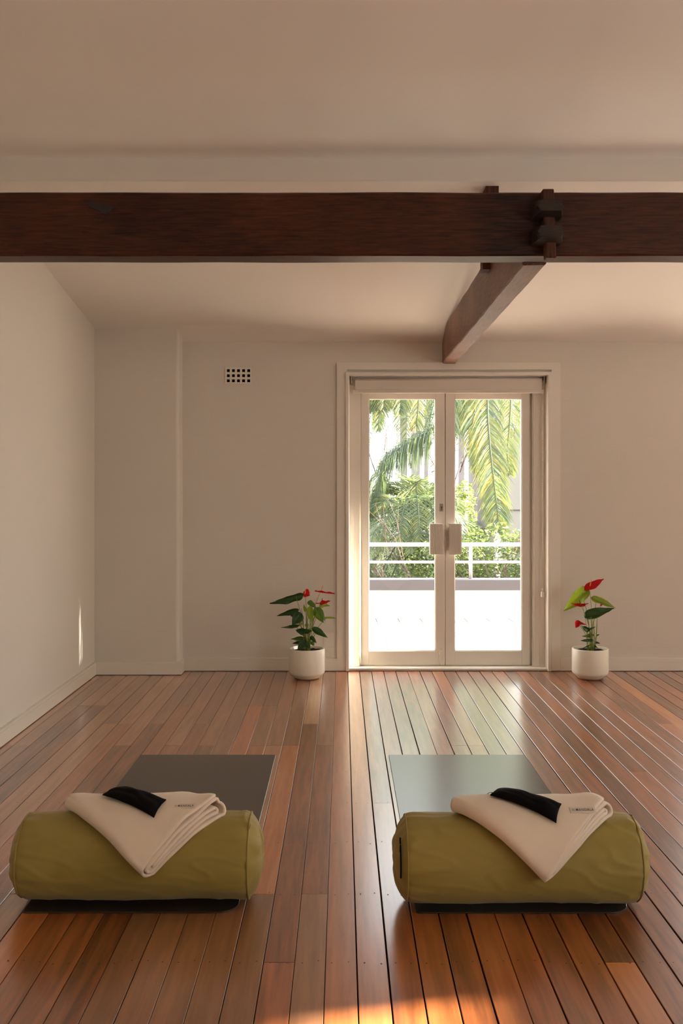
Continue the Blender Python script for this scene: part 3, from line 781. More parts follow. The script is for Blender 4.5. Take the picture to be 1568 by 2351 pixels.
# ---------------------------------------------------------------- eye pillows
def eye_pillow(cx, cs, ang, L_, W_, yc, r, seed, label):
    bm = NB(); N, K = 34, 18; top, bot = [], []
    h0 = .0050 + .0432 + .0040 + .0022
    dx, ds = math.cos(ang), math.sin(ang)
    for i in range(N + 1):
        ra, rb_ = [], []
        for j in range(K + 1):
            a, b = -1 + 2 * i / N, -1 + 2 * j / K
            pin = 1 - .10 * (1 - abs(a) ** 6) * 0 - .05 * (abs(b) > .95) * math.cos(a * 1.5)
            A_, B_ = a * L_ / 2 * (1 - .03 * (1 - b * b)), b * W_ / 2 * (1 - .05 * math.cos(a * math.pi / 2))
            th = ((1 - a ** 4) * (1 - b * b) ** .8) ** .6 * .0165 * (1 + .35 * fn(a * 2.2, b * 2, seed)) if abs(a) < 1 and abs(b) < 1 else 0
            th = max(th, .0008)
            lift = .0015 * fn(a * 2, b * 2, seed + 4) 
            x, s = cx + A_ * dx - B_ * ds, cs + A_ * ds + B_ * dx
            ra.append(bm.verts.new(surf(x, s, h0 + .008 + th + lift + .002, yc, r))); rb_.append(bm.verts.new(surf(x, s, h0 + .008 - th * .45 + lift, yc, r)))
        top.append(ra); bot.append(rb_)
    for i in range(N):
        for j in range(K):
            f = bm.faces.new((top[i][j], top[i + 1][j], top[i + 1][j + 1], top[i][j + 1])); f.smooth = True
            f = bm.faces.new((bot[i][j], bot[i][j + 1], bot[i + 1][j + 1], bot[i + 1][j])); f.smooth = True
        bm.faces.new((top[i][0], bot[i][0], bot[i + 1][0], top[i + 1][0])); bm.faces.new((top[i][K], top[i + 1][K], bot[i + 1][K], bot[i][K]))
    for j in range(K):
        bm.faces.new((top[0][j], top[0][j + 1], bot[0][j + 1], bot[0][j])); bm.faces.new((top[N][j], bot[N][j], bot[N][j + 1], top[N][j + 1]))
    bmesh.ops.recalc_face_normals(bm, faces=bm.faces)
    root = obj('eye_pillow', bm, M['eye'], None, False)
    for pg in root.data.polygons: pg.use_smooth = True
    tag(root, label, 'eye pillow', 'black eye pillows')
    bm = NB(); A_, B_ = -L_ / 2, W_ * .12
    x, s = cx + A_ * dx - B_ * ds, cs + A_ * ds + B_ * dx
    p = surf(x, s, h0 + .009, yc, r); tube(bm, [p + Vector((.004, 0, 0)), p + Vector((-.008, .004, -.001)), p + Vector((-.016, .002, -.005))], .0013, 6); obj('drawstring', bm, M['thread'], root)
eye_pillow(-.672, .026, R(24), .205, .064, YL, RL_, 2.2, 'black eye pillow lying on the left cream blanket')
eye_pillow(.588, .030, R(28), .212, .066, YR, RR_, 8.8, 'black eye pillow lying on the right cream blanket')

# ---------------------------------------------------------------- potted anthuriums
def heart(attach, tip, width, face, cup=.15, droop=.0, lobe=.32, seed=0, n=14):
    """heart blade: attach = where the stalk meets it, tip = its point. face 0 = broad side to the room, 90 = edge-on."""
    attach, tip = Vector(attach), Vector(tip)
    ax = tip - attach; Ln = ax.length; ax.normalize()
    view = Vector((0, -1, 0)); nrm = (view - ax * view.dot(ax)).normalized(); side = ax.cross(nrm).normalized()
    if side.z < 0: side = -side
    ca, sa = math.cos(R(face)), math.sin(R(face))
    sd = side * ca + nrm * sa; nr = ax.cross(sd).normalized()
    bm = NB(); rows = []; total = Ln * (1 + lobe)
    K = 8
    for i in range(n + 1):
        t = i / n                       # 0 = lobes' back, 1 = tip
        y = -Ln * lobe + total * t
        wv = math.sin(math.pi * min(1, t * 1.02) ** .62) if t < 1 else 0
        wv = max(wv, 0) ** .85
        hw = width / 2 * wv
        inner = 0
        if y < 0:                       # cleft between the two lobes
            inner = (-y / (Ln * lobe)) ** 1.3 * .42
        row = []
        for j in range(-K, K + 1):
            u = j / K
            au = inner + (1 - inner) * abs(u)
            off = (1 if u >= 0 else -1) * au * hw
            z = -cup * 1.5 * abs(off) + .22 * width * fn(t * 3.5, u * 1.6 + seed * 5, seed) * abs(u) + .05 * width * math.cos(u * 3.1)
            dz = -droop * Ln * (t ** 2) + .05 * width * math.sin(t * 3)
            row.append((attach + ax * y + sd * off + nr * (z + dz) , j))
        rows.append(row)
    V_ = [[bm.verts.new(p) for p, j in row] for row in rows]
    for i in range(n):
        yb = -Ln * lobe + total * (i + .5) / n
        for j in range(2 * K):
            bm.faces.new((V_[i][j], V_[i][j + 1], V_[i + 1][j + 1], V_[i + 1][j])).smooth = True
    # open the cleft: drop the two middle strips above the stalk
    dead = [f for i in range(n) if -Ln * lobe + total * (i + .9) / n < 0 for f in [None]]
    bmesh.ops.remove_doubles(bm, verts=bm.verts, dist=.0002)
    return bm
def plant(origin, zoom0, label, leaves, flowers, extra, depthseed):
    ox, oy = zoom0; rr = random.Random(depthseed)
    X0, Y0 = origin; root = thing('potted_anthurium', label, 'plant', (X0, Y0, 0), 'potted red anthuriums'); base = (X0, Y0, 0)
    def Z(px, py, dy=0): return at(ox + px / 7.84, oy + py / 7.84, Y0 + dy)
    bm = NB(); ro = .1265
    prof_ = [(0, .008), (.088, .008), (.090, .010), (.118, .033), (.1235, .040), (ro, .052), (ro, .206), (ro - .002, .2105), (ro - .006, .212), (ro - .011, .2115), (ro - .014, .209), (ro - .0155, .202), (ro - .0155, .18), (0, .18)]
    lathe(bm, prof_, (X0, Y0, 0), 64); shift(obj('pot', bm, M['pot'], root), base)
    bm = NB(); lathe(bm, [(0, 0.0008), (.084, .0008), (.086, .002), (.086, .0085), (0, .0085)], (X0, Y0, 0), 48); shift(obj('pot_foot', bm, M['potfoot'], root), base)
    bm = NB(); prev = None
    rings = [[bm.verts.new((X0 + .1105 * q / 6 * math.cos(a), Y0 + .1105 * q / 6 * math.sin(a), .193 + .005 * fn(q * math.cos(a), q * math.sin(a), 2))) for a in [2 * math.pi * k / 32 for k in range(32)]] for q in range(1, 7)]
    c = bm.verts.new((X0, Y0, .196))
    for k in range(32): bm.faces.new((c, rings[0][k], rings[0][(k + 1) % 32]))
    for a, b in zip(rings, rings[1:]):
        for k in range(32): bm.faces.new((a[k], b[k], b[(k + 1) % 32], a[(k + 1) % 32]))
    shift(obj('soil', bm, M['soil'], root, True), base)
    def stem(p, m='stem', r0=.0026, bend=.0):
        b0 = Vector((X0 + rr.uniform(-.018, .022), Y0 + rr.uniform(-.02, .02), .19)); p = Vector(p)
        mid = b0.lerp(p, .5); mid.z += (p - b0).length * .05; mid.x -= (p.x - b0.x) * .18 
        bm = NB(); pts = cat([b0, mid, p], 10); tube(bm, pts, [r0 * (1.25 - .55 * k / 10) for k in range(11)], 7); shift(obj('stem', bm, M[m], root), base)
    for k, (a, t, w_, face, m, dy, tdy, cup, dr) in enumerate(leaves):
        A_, T_ = Z(*a, dy), Z(*t, dy + tdy)
        bm = heart(A_, T_, w_ / 7.84 * Y0 / FPX, face, cup, dr, .30, k * 1.7)
        o = shift(obj('leaf', bm, M[m], root, True), base)
        stem(A_ + Vector((0, .005, -.001)))
    for k, (a, t, w_, face, m, dy, tdy, cup, dr, sp) in enumerate(flowers):
        A_, T_ = Z(*a, dy), Z(*t, dy + tdy)
        bm = heart(A_, T_, w_ / 7.84 * Y0 / FPX, face, cup, dr, .38, k * 2.9 + 3)
        o = shift(obj('flower', bm, M[m], root, True), base)
        if sp:
            s0, s1, sm = sp; bm = NB(); P0, P1 = Z(*s0, dy - .004), Z(*s1, dy - .012)
            pts = [P0.lerp(P1, q / 6) for q in range(7)]
            tube(bm, pts, [.0028, .0034, .0034, .0032, .003, .0024, .0012], 8); obj('spadix', bm, M[sm], o)
        stem(A_ + Vector((0, .004, -.001)), 'stem', .0021)
    for (a, b, m, r0) in extra:
        bm = NB(); tube(bm, cat([Z(*a), (Z(*a) + Z(*b)) / 2 + Vector((.003, 0, 0)), Z(*b)], 6), [r0] * 4 + [r0 * .8, r0 * .6, r0 * .3], 7); shift(obj('young_shoot', bm, M[m], root), base)
    return root
D, Mi, Li = 'leafdark', 'leafmid', 'leaflight'
plant((-.247, 6.86), (600, 1300), 'potted red anthurium left of the doors, big leaf arching left', [
    ((620, 540), (150, 670), 200, 38, D, -.02, -.02, .25, .0),
    ((585, 800), (275, 893), 110, 20, D, -.03, -.01, .3, 0),
    ((675, 890), (550, 1060), 210, 5, D, -.06, -.02, .2, 0),
    ((875, 790), (905, 1030), 135, 0, Li, -.05, -.02, .2, 0),
    ((1000, 810), (1138, 1030), 190, 5, Mi, -.07, -.02, .2, 0),
    ((870, 660), (990, 750), 110, 20, Mi, .03, .01, .2, 0),
    ((1085, 720), (1232, 712), 150, 40, Li, .02, .02, .3, 0),
    ((1170, 935), (1345, 935), 90, 62, Li, .0, .04, .2, 0),
    ((610, 1070), (355, 1102), 80, 35, D, -.04, -.01, .25, 0),
    ((760, 1170), (615, 1150), 130, 20, D, -.07, .0, .2, 0),
    ((790, 1190), (910, 1160), 110, 30, D, -.07, -.01, .2, 0),
    ((975, 1150), (1195, 1287), 125, 10, D, -.06, -.02, .25, 0),
    ((710, 1290), (530, 1312), 85, 25, Mi, -.04, 0, .25, 0),
    ((690, 1370), (555, 1387), 70, 10, D, -.05, 0, .2, 0),
    ((760, 1370), (650, 1510), 150, 5, D, -.08, -.01, .2, 0),
    ((810, 1400), (885, 1490), 95, 25, D, -.09, -.02, .2, 0),
    ((905, 1290), (995, 1385), 80, 20, D, -.05, 0, .2, 0),
    ((915, 1370), (948, 1440), 75, 0, Mi, -.04, 0, .2, 0),
    ((815, 1050), (822, 1118), 75, 0, Li, .02, 0, .2, 0),
    ((705, 1030), (692, 1090), 60, 0, Li, .02, 0, .2, 0),
    ((790, 790), (760, 680), 60, 20, Li, .0, 0, .2, 0),
], [
    ((790, 480), (875, 525), 165, 0, 'spathe', -.02, -.01, .2, 0, ((785, 500), (790, 412), 'spadix')),
    ((1060, 460), (1320, 492), 150, 78, 'spathe', -.03, -.01, .1, 0, ((1078, 455), (1115, 335), 'spadix')),
    ((1110, 675), (1240, 625), 130, 45, 'spathe', -.05, -.02, .2, 0, ((1080, 670), (1100, 575), 'spadixold')),
    ((1070, 670), (950, 660), 60, 60, 'spathe', -.05, -.02, .1, 0, None),
    ((555, 885), (512, 860), 50, 10, 'spathedark', -.01, 0, .2, 0, None),
], [((765, 1190), (720, 760), 'stemdark', .0035), ((800, 1330), (805, 880), 'stem', .0045), ((840, 1330), (950, 950), 'stem', .0045), ((930, 1290), (970, 1200), 'stem', .003)], 3)
plant((1.748, 6.86), (1260, 1300), 'potted red anthurium right of the doors, sparse tall stems', [
    ((600, 480), (262, 810), 265, 5, Li, -.02, -.02, .15, 0),
    ((860, 610), (1205, 758), 150, 30, Li, .02, .01, .25, 0),
    ((760, 880), (1175, 757), 215, 22, D, -.06, -.03, .12, 0),
    ((700, 1140), (585, 1078), 100, 20, D, -.04, 0, .2, 0),
    ((740, 1140), (840, 1092), 55, 30, D, -.04, 0, .2, 0),
    ((760, 1240), (592, 1262), 80, 20, Mi, -.02, 0, .25, 0),
    ((745, 1325), (572, 1337), 70, 25, D, -.05, 0, .25, 0),
    ((865, 1250), (918, 1228), 40, 30, D, .02, 0, .2, 0),
    ((855, 1375), (928, 1393), 45, 20, D, -.03, 0, .2, 0),
    ((715, 1425), (575, 1492), 34, 45, D, -.05, -.01, .2, 0),
    ((830, 1440), (885, 1478), 30, 45, D, -.03, 0, .2, 0),
], [
    ((735, 380), (990, 232), 165, 20, 'spathe', -.05, -.02, .2, 0, ((740, 365), (768, 240), 'spadix')),
    ((585, 695), (402, 668), 100, 45, 'spathe', -.07, -.02, .15, 0, ((578, 690), (545, 603), 'spadixold')),
    ((610, 700), (718, 672), 60, 40, 'spathe', -.07, -.01, .15, 0, None),
    ((520, 1010), (480, 1112), 125, 10, 'spathe', -.05, 0, .3, 0, None),
    ((560, 1030), (680, 1055), 60, 45, 'spathe', -.05, 0, .2, 0, None),
    ((940, 705), (972, 675), 36, 10, 'spathe', .03, 0, .2, 0, None),
], [((830, 1490), (870, 900), 'stem', .004), ((800, 1490), (690, 950), 'stem', .0045), ((815, 1490), (800, 930), 'stem', .004)], 5)

# ---------------------------------------------------------------- terrace
bm = NB(); TZ = -.12
box(bm, -6, 12, YO + .001, 10.92, TZ - .1, TZ); o = struct('ground', bm, M['tiles'])
bm = NB(); box(bm, -6, 12, 10.887, 11.10, TZ, .265); struct('wall_terrace', bm, M['parapet'])
bm = NB(); box(bm, -6, 12, 10.17 + .70, 11.12, .265, .312, .004); box(bm, -6, 12, 10.862, 11.12, .250, .312, .004)
# capping with grey face
bm.free(); bm = NB(); box(bm, -6, 12, 10.86, 11.13, .196, .3125, .006); struct('trim_5', bm, M['cap'])
rl = thing('terrace_railing', 'white two-bar metal railing on the terrace wall outside', 'railing', (.9, 11.0, .31))
BR = (.9, 11.0, .31)
bm = NB(); tube(bm, [(-5.9, 11.0, .699), (11.9, 11.0, .699)], .0235, 16); shift(obj('top_rail', bm, M['white_ext'], rl), BR)
bm = NB(); tube(bm, [(-5.9, 11.0, .502), (11.9, 11.0, .502)], .016, 14); shift(obj('lower_rail', bm, M['white_ext'], rl), BR)
for k in range(-3, 7):
    x = 1.452 + k * 1.6
    bm = NB(); tube(bm, [(x, 11.0, .3125), (x, 11.0, .69)], .0215, 14); shift(obj('post', bm, M['white_ext'], rl), BR)
bm = NB(); box(bm, -25, 35, 11.14, 60, -1.6, -1.5); struct('ground', bm, M['garden'])

# ---------------------------------------------------------------- planting beyond
def leaflet(bm, p, d, L_, wd, droop, nrm, mi):
    # narrow drooping blade of three segments
    s = d.cross(nrm); 
    if s.length < 1e-4: s = Vector((1, 0, 0))
    s.normalize(); pts = []; q = p.copy(); dd = d.copy()
    ws = (wd * .6, wd, wd * .8, .0004)
    for k in range(4):
        pts.append((bm.verts.new(q - s * ws[k] / 2), bm.verts.new(q + s * ws[k] / 2)))
        q = q + dd * (L_ / 3); dd = (dd + Vector((0, 0, -droop))).normalized()
    for a, b in zip(pts, pts[1:]):
        f = bm.faces.new((a[0], a[1], b[1], b[0])); f.material_index = mi
def frond(pts, n, L_, wd, droop, fwd, name, root, base, mats, seed, plum=.25, yellow=0.0, lime=.3, start=.12):
    rr = random.Random(seed); bm = NB(); P = cat(pts, 60)
    tube(bm, P[::2], [.016 * (1 - .8 * k / 30) for k in range(31)], 5, 0)
    for k in range(n):
        t = start + (1 - start) * k / n; f = t * 60; i = min(int(f), 59); p = P[i].lerp(P[i + 1], f - i); T_ = (P[i + 1] - P[i]).normalized()
        S = T_.cross(Vector((0, 0, 1)))
        if S.length < .35: S = (S + Vector((.9, .25, 0))).normalized()
        S.normalize(); N_ = S.cross(T_).normalized()
        env = math.sin(math.pi * (.12 + .86 * t) ** .8) ** .6 if t < 1 else .3
        for s in (-1, 1):
            d = (S * s + T_ * fwd + N_ * rr.uniform(-plum, plum) + Vector((rr.uniform(-.12, .12),) * 3)).normalized()
            mi = 0
            if rr.random() < lime: mi = 1
            if rr.random() < yellow * (1.0 if s < 0 else .35): mi = 2
            leaflet(bm, p, d, L_ * env * rr.uniform(.75, 1.1), wd, droop * rr.uniform(.7, 1.3), N_, mi)
    return shift(obj('frond', bm, mats, root), base)
FM = [M['frondgreen'], M['frondlime'], M['frondyellow']]
def trunk(root, base, x, y, r0, r1, z0, z1, m='bark', lean=0, rings_=True):
    bm = NB(); n = 60; pts = []; rad = []
    for k in range(n + 1):
        t = k / n; pts.append((x + lean * t * t, y, z0 + (z1 - z0) * t)); rad.append((r0 + (r1 - r0) * t) * (1 + (.025 if k % 3 == 0 else 0)))
    tube(bm, pts, rad, 16); shift(obj('trunk', bm, M[m], root), base)
def palm(x, y, r0, r1, zc, label, seed, lean=0):
    base = (x, y, -1.5); root = thing('palm_tree', label, 'palm', base, 'palms beyond the terrace')
    trunk(root, base, x, y, r0, r1, -1.5, zc, lean=lean)
    return root, base, Vector((x + lean, y, zc))
# big palm on the right whose old fronds hang across the view
r_, b_, c_ = palm(*[at(1122, 1240, 13.2).x, 13.2], .17, .135, 4.4, 'thick grey palm trunk right of the door handles, hanging fronds', 1)
frond([c_, at(1060, 850, 13.0) + Vector((0, 0, .6)), at(1012, 955, 12.9), at(962, 1003, 12.8), at(912, 1032, 12.7), at(878, 1070, 12.7), at(868, 1120, 12.7), at(884, 1175, 12.7)], 460, .62, .012, 1.5, .75, 'f', r_, b_, FM, 11, .6, 0, .14, .2)
frond([c_, at(1115, 850, 12.6) + Vector((0, -.2, .55)), at(1119, 920, 12.4), at(1123, 1000, 12.35), at(1130, 1070, 12.3), at(1138, 1140, 12.3), at(1144, 1195, 12.3), at(1143, 1222, 12.3)], 300, .44, .012, .35, .95, 'f', r_, b_, FM, 12, .45, .22, .6, .2)
frond([c_, at(1098, 830, 12.8) + Vector((0, -.2, .4)), at(1092, 905, 12.7), at(1090, 970, 12.7), at(1098, 1040, 12.7), at(1103, 1090, 12.7)], 170, .40, .011, .3, .9, 'f', r_, b_, FM, 13, .3, .2, .5, .25)
frond([c_, at(1160, 830, 12.8) + Vector((0, 0, .5)), at(1172, 900, 12.9), at(1170, 970, 12.9), at(1165, 1040, 12.9), at(1172, 1090, 12.9)], 180, .42, .010, .3, .9, 'f', r_, b_, FM, 14, .3, .15, .8, .25)
frond([c_, at(1200, 840, 13.2) + Vector((0, 0, .3)), at(1212, 930, 13.3), at(1205, 1010, 13.3)], 140, .42, .010, .3, .9, 'f', r_, b_, FM, 15, .3, .1, .85, .25)
for k, (u, v) in enumerate(((700, 500), (1400, 560), (1500, 700), (1180, 400), (900, 350))):
    frond([c_, c_.lerp(at(u, v, 13.5), .5) + Vector((0, .3, .7)), at(u, v, 13.5)], 60, .45, .02, .3, .7, 'f', r_, b_, FM, 20 + k)
# second trunk close behind it
r_, b_, c_ = palm(at(1096, 1240, 14.6).x, 14.6, .145, .12, 4.6, 'grey palm trunk just left of the thick right one', 2)
frond([c_, at(1050, 820, 14.4) + Vector((0, 0, .4)), at(1048, 900, 14.3), at(1046, 960, 14.3), at(1046, 990, 14.3)], 180, .42, .010, .4, .9, 'f', r_, b_, FM, 31, .4, 0, .25, .25)
frond([c_, at(1066, 830, 14.4) + Vector((0, 0, .4)), at(1066, 900, 14.2), at(1070, 960, 14.2), at(1072, 985, 14.2)], 160, .40, .010, .4, .9, 'f', r_, b_, FM, 32, .4, 0, .3, .25)
frond([c_, at(1140, 820, 14.6) + Vector((0, 0, .4)), at(1150, 900, 14.7), at(1158, 980, 14.7)], 140, .42, .010, .4, .9, 'f', r_, b_, FM, 33, .4, .1, .6, .25)
# slender palm seen between the leaves
x_ = at(1062, 1200, 19).x
r_, b_, c_ = palm(x_, 19, .10, .075, 2.85, 'slender far palm beside the right door leaf', 3)
for k in range(9):
    a = k * .7 + .2; frond([c_, c_ + Vector((.45 * math.cos(a), .45 * math.sin(a), .45)), c_ + Vector((.8 * math.cos(a), .8 * math.sin(a), .1)), c_ + Vector((.9 * math.cos(a), .9 * math.sin(a), -.5))], 40, .35, .02, .4, .8, 'f', r_, b_, FM, 40 + k, .3, 0, .3, .1)
# two far trunks on the left and one thinner
for k, (u0, Y, r0, hgt, lb) in enumerate(((932, 20, .105, 3.0, 'far grey palm trunk, leftmost of three behind the bushy palm'), (959, 18, .125, 4.4, 'broader far palm trunk, middle of three behind the bushy palm'), (974, 19, .075, 3.9, 'thin leaning trunk, rightmost of three behind the bushy palm'))):
    x_ = at(u0, 1100, Y).x
    r_, b_, c_ = palm(x_, Y, r0 * 1.1, r0 * .8, hgt, lb, 4 + k, lean=(-.04 if k == 0 else (.0 if k == 1 else .14)))
    for j in range(8):
        a = j * .785 + .3 * k; q = 1.0 + .25 * (j % 3)
        frond([c_, c_ + Vector((.5 * q * math.cos(a), .5 * math.sin(a), .40)), c_ + Vector((.9 * q * math.cos(a), .7 * math.sin(a), .0)), c_ + Vector((1.05 * q * math.cos(a), .8 * math.sin(a), -.75))], 92, .5, .012, .4, .9, 'f', r_, b_, FM, 60 + 10 * k + j, .35, .12, .55, .1)
# frond tips hanging at the upper left
x_ = at(850, 900, 15).x
r_, b_, c_ = palm(at(812, 900, 15).x, 15, .13, .11, 4.3, 'palm hidden behind the left door frame, fronds hanging at upper left', 9)
for k, (u, v) in enumerate(((876, 1005), (862, 960), (888, 950), (925, 965))):
    frond([c_, at(u - 8, 800, 14.8) + Vector((0, 0, .35)), at(u, 880, 14.7), at(u - 4, (880 + v) / 2, 14.7), at(u - 8, v - 15, 14.7)], 140, .34, .012, .4, 1.0, 'f', r_, b_, FM, 90 + k, .35, .1, .6, .25)
frond([c_, at(955, 800, 15) + Vector((0, 0, .3)), at(962, 880, 15), at(958, 960, 15), at(952, 985, 15)], 140, .36, .010, .4, 1.0, 'f', r_, b_, FM, 97, .35, .55, .7, .25)

# low bushy palm behind the railing
cB = at(950, 1218, 12.6); base = (cB.x, 12.6, -1.5)
rb2 = thing('bushy_palm', 'low bushy feather palm just behind the railing, left door leaf', 'palm', base)
bm = NB(); tube(bm, [(cB.x + .1, 12.75, -1.5), (cB.x + .05, 12.7, -.4), (cB.x, 12.65, cB.z - .12)], [.12, .10, .06], 14); shift(obj('trunk', bm, M['bark2'], rb2), base)
ang = [95, 80, 110, 62, 125, 45, 140, 30, 155, 15, 170, 0, 185, -15, 198, -30, 212, -48, 228, -65, 245, -85, 265, 70, 103, 135, 50, 20, 165, 88]
for k, a in enumerate(ang):
    rr = random.Random(k); L_ = rr.uniform(.62, .85) * (1.0 if a > -20 and a < 200 else .92)
    dy = rr.uniform(-.42, .35) ; dx, dz = math.cos(R(a)), math.sin(R(a))
    if dz < -.3: dy = -abs(dy) - .1
    e = cB + Vector((dx * L_, dy, dz * L_ * .85 - .16 * abs(dx)))
    m_ = cB + Vector((dx * L_ * .5, dy * .5, dz * L_ * .55 + .10))
    frond([cB, m_, e, e + Vector((dx * .05, 0, -.14))], 84, .28, .0085, .15, .75, 'f', rb2, base, FM, 200 + k, .35, .04 if dz > -.2 else .15, .5 if dz > 0 else .25, .06)
for k in range(13):                   # fronds arching towards the house
    rr = random.Random(900 + k); a = -70 + k * 12; L_ = rr.uniform(.5, .75); dx = math.sin(R(a)) * .75; up = rr.uniform(.05, .45)
    frond([cB, cB + Vector((dx * L_ * .5, -.35, up)), cB + Vector((dx * L_, -.65, up * .6 - .05)), cB + Vector((dx * L_ * 1.15, -.8, up * .3 - .30))], 80, .26, .0085, .25, .7, 'f', rb2, base, FM, 920 + k, .35, .05, .45, .12)
# smaller palm by the right trunk
cC = at(1062, 1262, 13.0); base = (cC.x, 13.0, -1.5)
rb3 = thing('bushy_palm', 'small dark feather palm low beside the grey trunks', 'palm', base)
bm = NB(); tube(bm, [(cC.x, 13.0, -1.5), (cC.x, 13.0, cC.z)], [.09, .07], 12); shift(obj('trunk', bm, M['bark2'], rb3), base)
for k, a in enumerate((85, 60, 110, 35, 130, 15, 150, 170, 0, 75, 100)):
    rr = random.Random(k + 50); L_ = rr.uniform(.4, .55); dx, dz = math.cos(R(a)), math.sin(R(a)); dy = rr.uniform(-.3, .3)
    frond([cC, cC + Vector((dx * L_ * .5, dy * .5, dz * L_ * .6 + .08)), cC + Vector((dx * L_, dy, dz * L_ * .8))], 50, .20, .008, .2, .5, 'f', rb3, base, FM, 260 + k, .2, .02, .1, .1)

def leafcloud(bm, blobs, n, size, seed, mi=2):
    rr = random.Random(seed); tot = sum(b[3] * b[5] for b in blobs)
    for _ in range(n):
        t = rr.random() * tot
        for b in blobs:
            t -= b[3] * b[5]
            if t <= 0: break
        x, y, z, rx, ry, rz = b
        d = Vector((rr.gauss(0, 1), rr.gauss(0, 1), rr.gauss(0, 1))).normalized(); q = rr.uniform(.72, 1.04)
        q *= 1 + .16 * fn(d.x * 3 + x, d.y * 3, d.z * 3)
        p = Vector((x + d.x * rx * q, y + d.y * ry * q, z + d.z * rz * q))
        a = Vector((rr.gauss(0, 1), rr.gauss(0, 1), rr.gauss(0, .6))).normalized(); b2 = a.orthogonal().normalized(); b2.rotate(Matrix.Rotation(rr.uniform(0, 6.28), 3, a))
        s = size * rr.uniform(.6, 1.3)
        vs_ = [bm.verts.new(p - a * s), bm.verts.new(p + b2 * s * .42), bm.verts.new(p + a * s), bm.verts.new(p - b2 * s * .42)]
        f = bm.faces.new(vs_); f.material_index = rr.choice((0, 0, 1)) if mi == 2 else mi
def branches(bm, root, tip, depth, r, rr, spread=.5):
    root, tip = Vector(root), Vector(tip); mid = root.lerp(tip, .5) + Vector((rr.uniform(-.1, .1), rr.uniform(-.1, .1), 0)) * (tip - root).length
    tube(bm, [root, mid, tip], [r, r * .8, r * .55], 5)
    if depth == 0: return
    for k in range(rr.randint(2, 3)):
        st = root.lerp(tip, rr.uniform(.5, 1)); d = (tip - root).length * rr.uniform(.5, .75)
        v = ((tip - root).normalized() + Vector((rr.uniform(-1, 1), rr.uniform(-.6, .6), rr.uniform(-.5, .8))) * spread).normalized()
        branches(bm, st, st + v * d, depth - 1, r * .55, rr, spread)
# hedge along the railing
bh = thing('hedge', 'bright green leafy hedge behind the railing, right door leaf', 'hedge', (1.6, 12.0, -1.5)); base = (1.6, 12.0, -1.5)
bm = NB(); leafcloud(bm, [(x, 12.0 + .1 * (k % 2), z, .42, .38, .40) for k, x in enumerate([1.15, 1.5, 1.9, 2.3, 2.7, 3.2, 3.8, 4.4]) for z in (.42 + .04 * (k % 3), .05, -.4)], 30000, .027, 5); shift(obj('foliage', bm, [M['hedge'], M['bushy']], bh), base)
bm = NB(); rr = random.Random(3)
for k in range(9): branches(bm, (1.1 + k * .28, 11.9, -1.5), (1.1 + k * .28 + rr.uniform(-.2, .2), 11.8, -.2), 3, .022, rr, .6)
shift(obj('branch', bm, M['twig'], bh), base)
# yellow-green shrub above it
bs = thing('shrub', 'yellow-green broad-leaved shrub between door edge and grey trunk', 'shrub', (at(1062, 1140, 14).x, 14, -1.5)); base = (at(1062, 1140, 14).x, 14, -1.5)
bl = []
for (u, v, rx, rz) in ((1066, 1125, .13, .13), (1052, 1140, .12, .10), (1075, 1150, .12, .12), (1062, 1170, .16, .12), (1078, 1185, .12, .13), (1045, 1160, .1, .1)):
    p = at(u, v, 14); bl.append((p.x, 14, p.z, rx, .15, rz))
bm = NB(); leafcloud(bm, bl, 900, .030, 8); shift(obj('foliage', bm, [M['bushy'], M['frondlime']], bs), base)
bm = NB(); rr = random.Random(9); branches(bm, (base[0], 14, -1.5), (base[0], 14, .7), 3, .04, rr, .4); shift(obj('branch', bm, M['twig'], bs), base)
# undergrowth low at left, behind the railing
bu = thing('shrub', 'low mixed undergrowth beneath the bushy palm', 'shrub', (.6, 13.4, -1.5)); base = (.6, 13.4, -1.5)
bm = NB(); leafcloud(bm, [(x, 13.4, z, .35, .3, .35) for x in (.1, .5, .9, 1.3) for z in (.15, -.3)], 9000, .03, 15); shift(obj('foliage', bm, [M['frondgreen'], M['hedge']], bu), base)
# bare tree
bt_ = thing('bare_tree', 'leafless pinkish-brown tree far left behind the palms', 'tree', (at(872, 1200, 21).x, 21, -1.5)); base = (at(872, 1200, 21).x, 21, -1.5)
bm = NB(); rr = random.Random(21); branches(bm, (base[0], 21, -1.5), (base[0] + .1, 21, 1.0), 5, .05, rr, .75); branches(bm, (base[0] + .1, 21, .6), (base[0] + 1.0, 21, 1.8), 4, .03, rr, .7)
shift(obj('branches', bm, M['twig'], bt_), base)
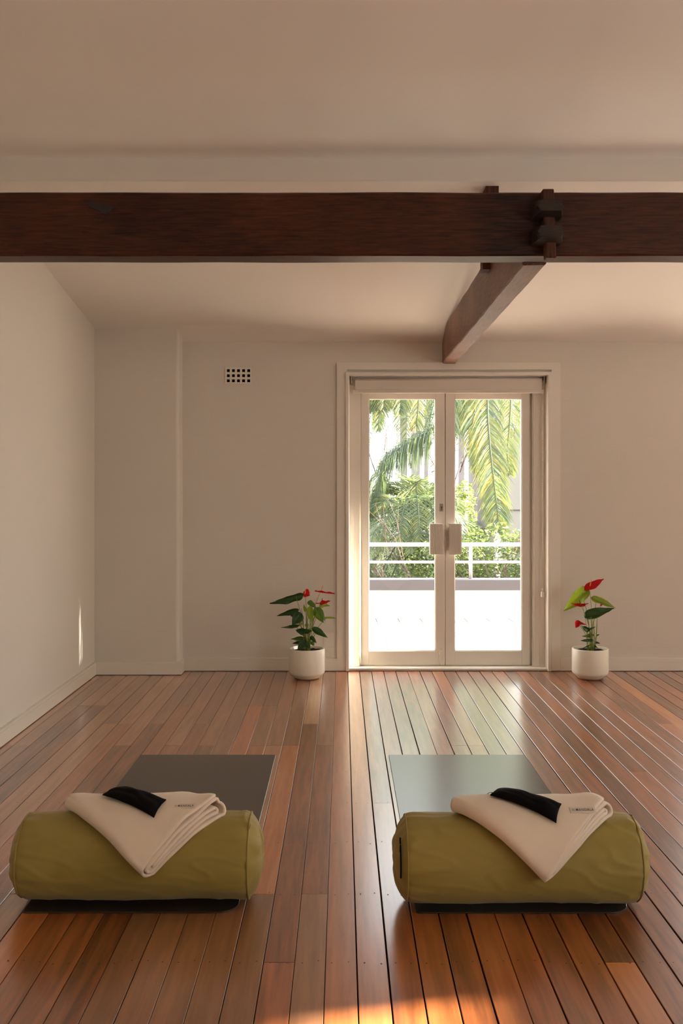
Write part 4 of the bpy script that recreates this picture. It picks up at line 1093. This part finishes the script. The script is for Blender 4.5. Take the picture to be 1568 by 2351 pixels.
# neighbouring buildings in view; unseen sun blockers follow
nb = thing('building', 'cream rendered building wall at the right behind the hanging frond', 'building', (5.5, 22, -1.5)); base = (5.5, 22, -1.5)
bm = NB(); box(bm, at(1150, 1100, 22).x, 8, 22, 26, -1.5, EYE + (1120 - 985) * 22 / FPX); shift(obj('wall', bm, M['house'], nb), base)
bm = NB(); box(bm, at(1150, 1100, 22).x - .03, 8.03, 21.97, 22, at(1160, 1172, 22).z, at(1160, 1170, 22).z); shift(obj('string_course', bm, M['cap'], nb), base)
nb = thing('building', 'low pale outbuilding with dark window at far left', 'building', (.2, 24, -1.5)); base = (.2, 24, -1.5)
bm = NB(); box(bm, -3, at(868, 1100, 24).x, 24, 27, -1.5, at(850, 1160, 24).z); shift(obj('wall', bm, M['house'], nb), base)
bm = NB(); box(bm, at(835, 1100, 24).x, at(862, 1100, 24).x, 23.97, 24.01, at(850, 1210, 24).z, at(850, 1172, 24).z); shift(obj('window', bm, M['dark_glass'], nb), base)

bm = NB(); box(bm, 9, 9.35, 4.76, 7.6, -1.5, 4.2); box(bm, 9, 12, -5, 3.02, -1.5, 4.2); nb = thing('building', 'unseen pale blocks added out past the right wall to block the sun', 'building', (10, 6, -1.5)); shift(obj('wall', bm, M['sun_block'], nb), (10, 6, -1.5))  # unseen slabs, added to keep direct sun off two right-wall windows
tr_ = thing('sun_blocker_tree', 'unseen leafy tree added beside the terrace to block the high sun', 'tree', (9.2, 9.1, -1.5)); base = (9.2, 9.1, -1.5)  # out-of-view canopy added to screen the higher sun rays at the doorway
bm = NB(); leafcloud(bm, [(9.2, 9.1, 5.95, .8, .8, 1.5), (9.2, 9.1, 5.95, .5, .5, 1.3), (9.3, 9.2, 6.2, .3, .3, 1.0)], 6500, .085, 31); shift(obj('foliage', bm, [M['hedge'], M['frondgreen']], tr_), base)
bm = NB(); tube(bm, [(9.2, 9.1, -1.5), (9.25, 9.15, 2.0), (9.2, 9.1, 5.6)], [.12, .10, .05], 12); shift(obj('trunk', bm, M['bark2'], tr_), base)
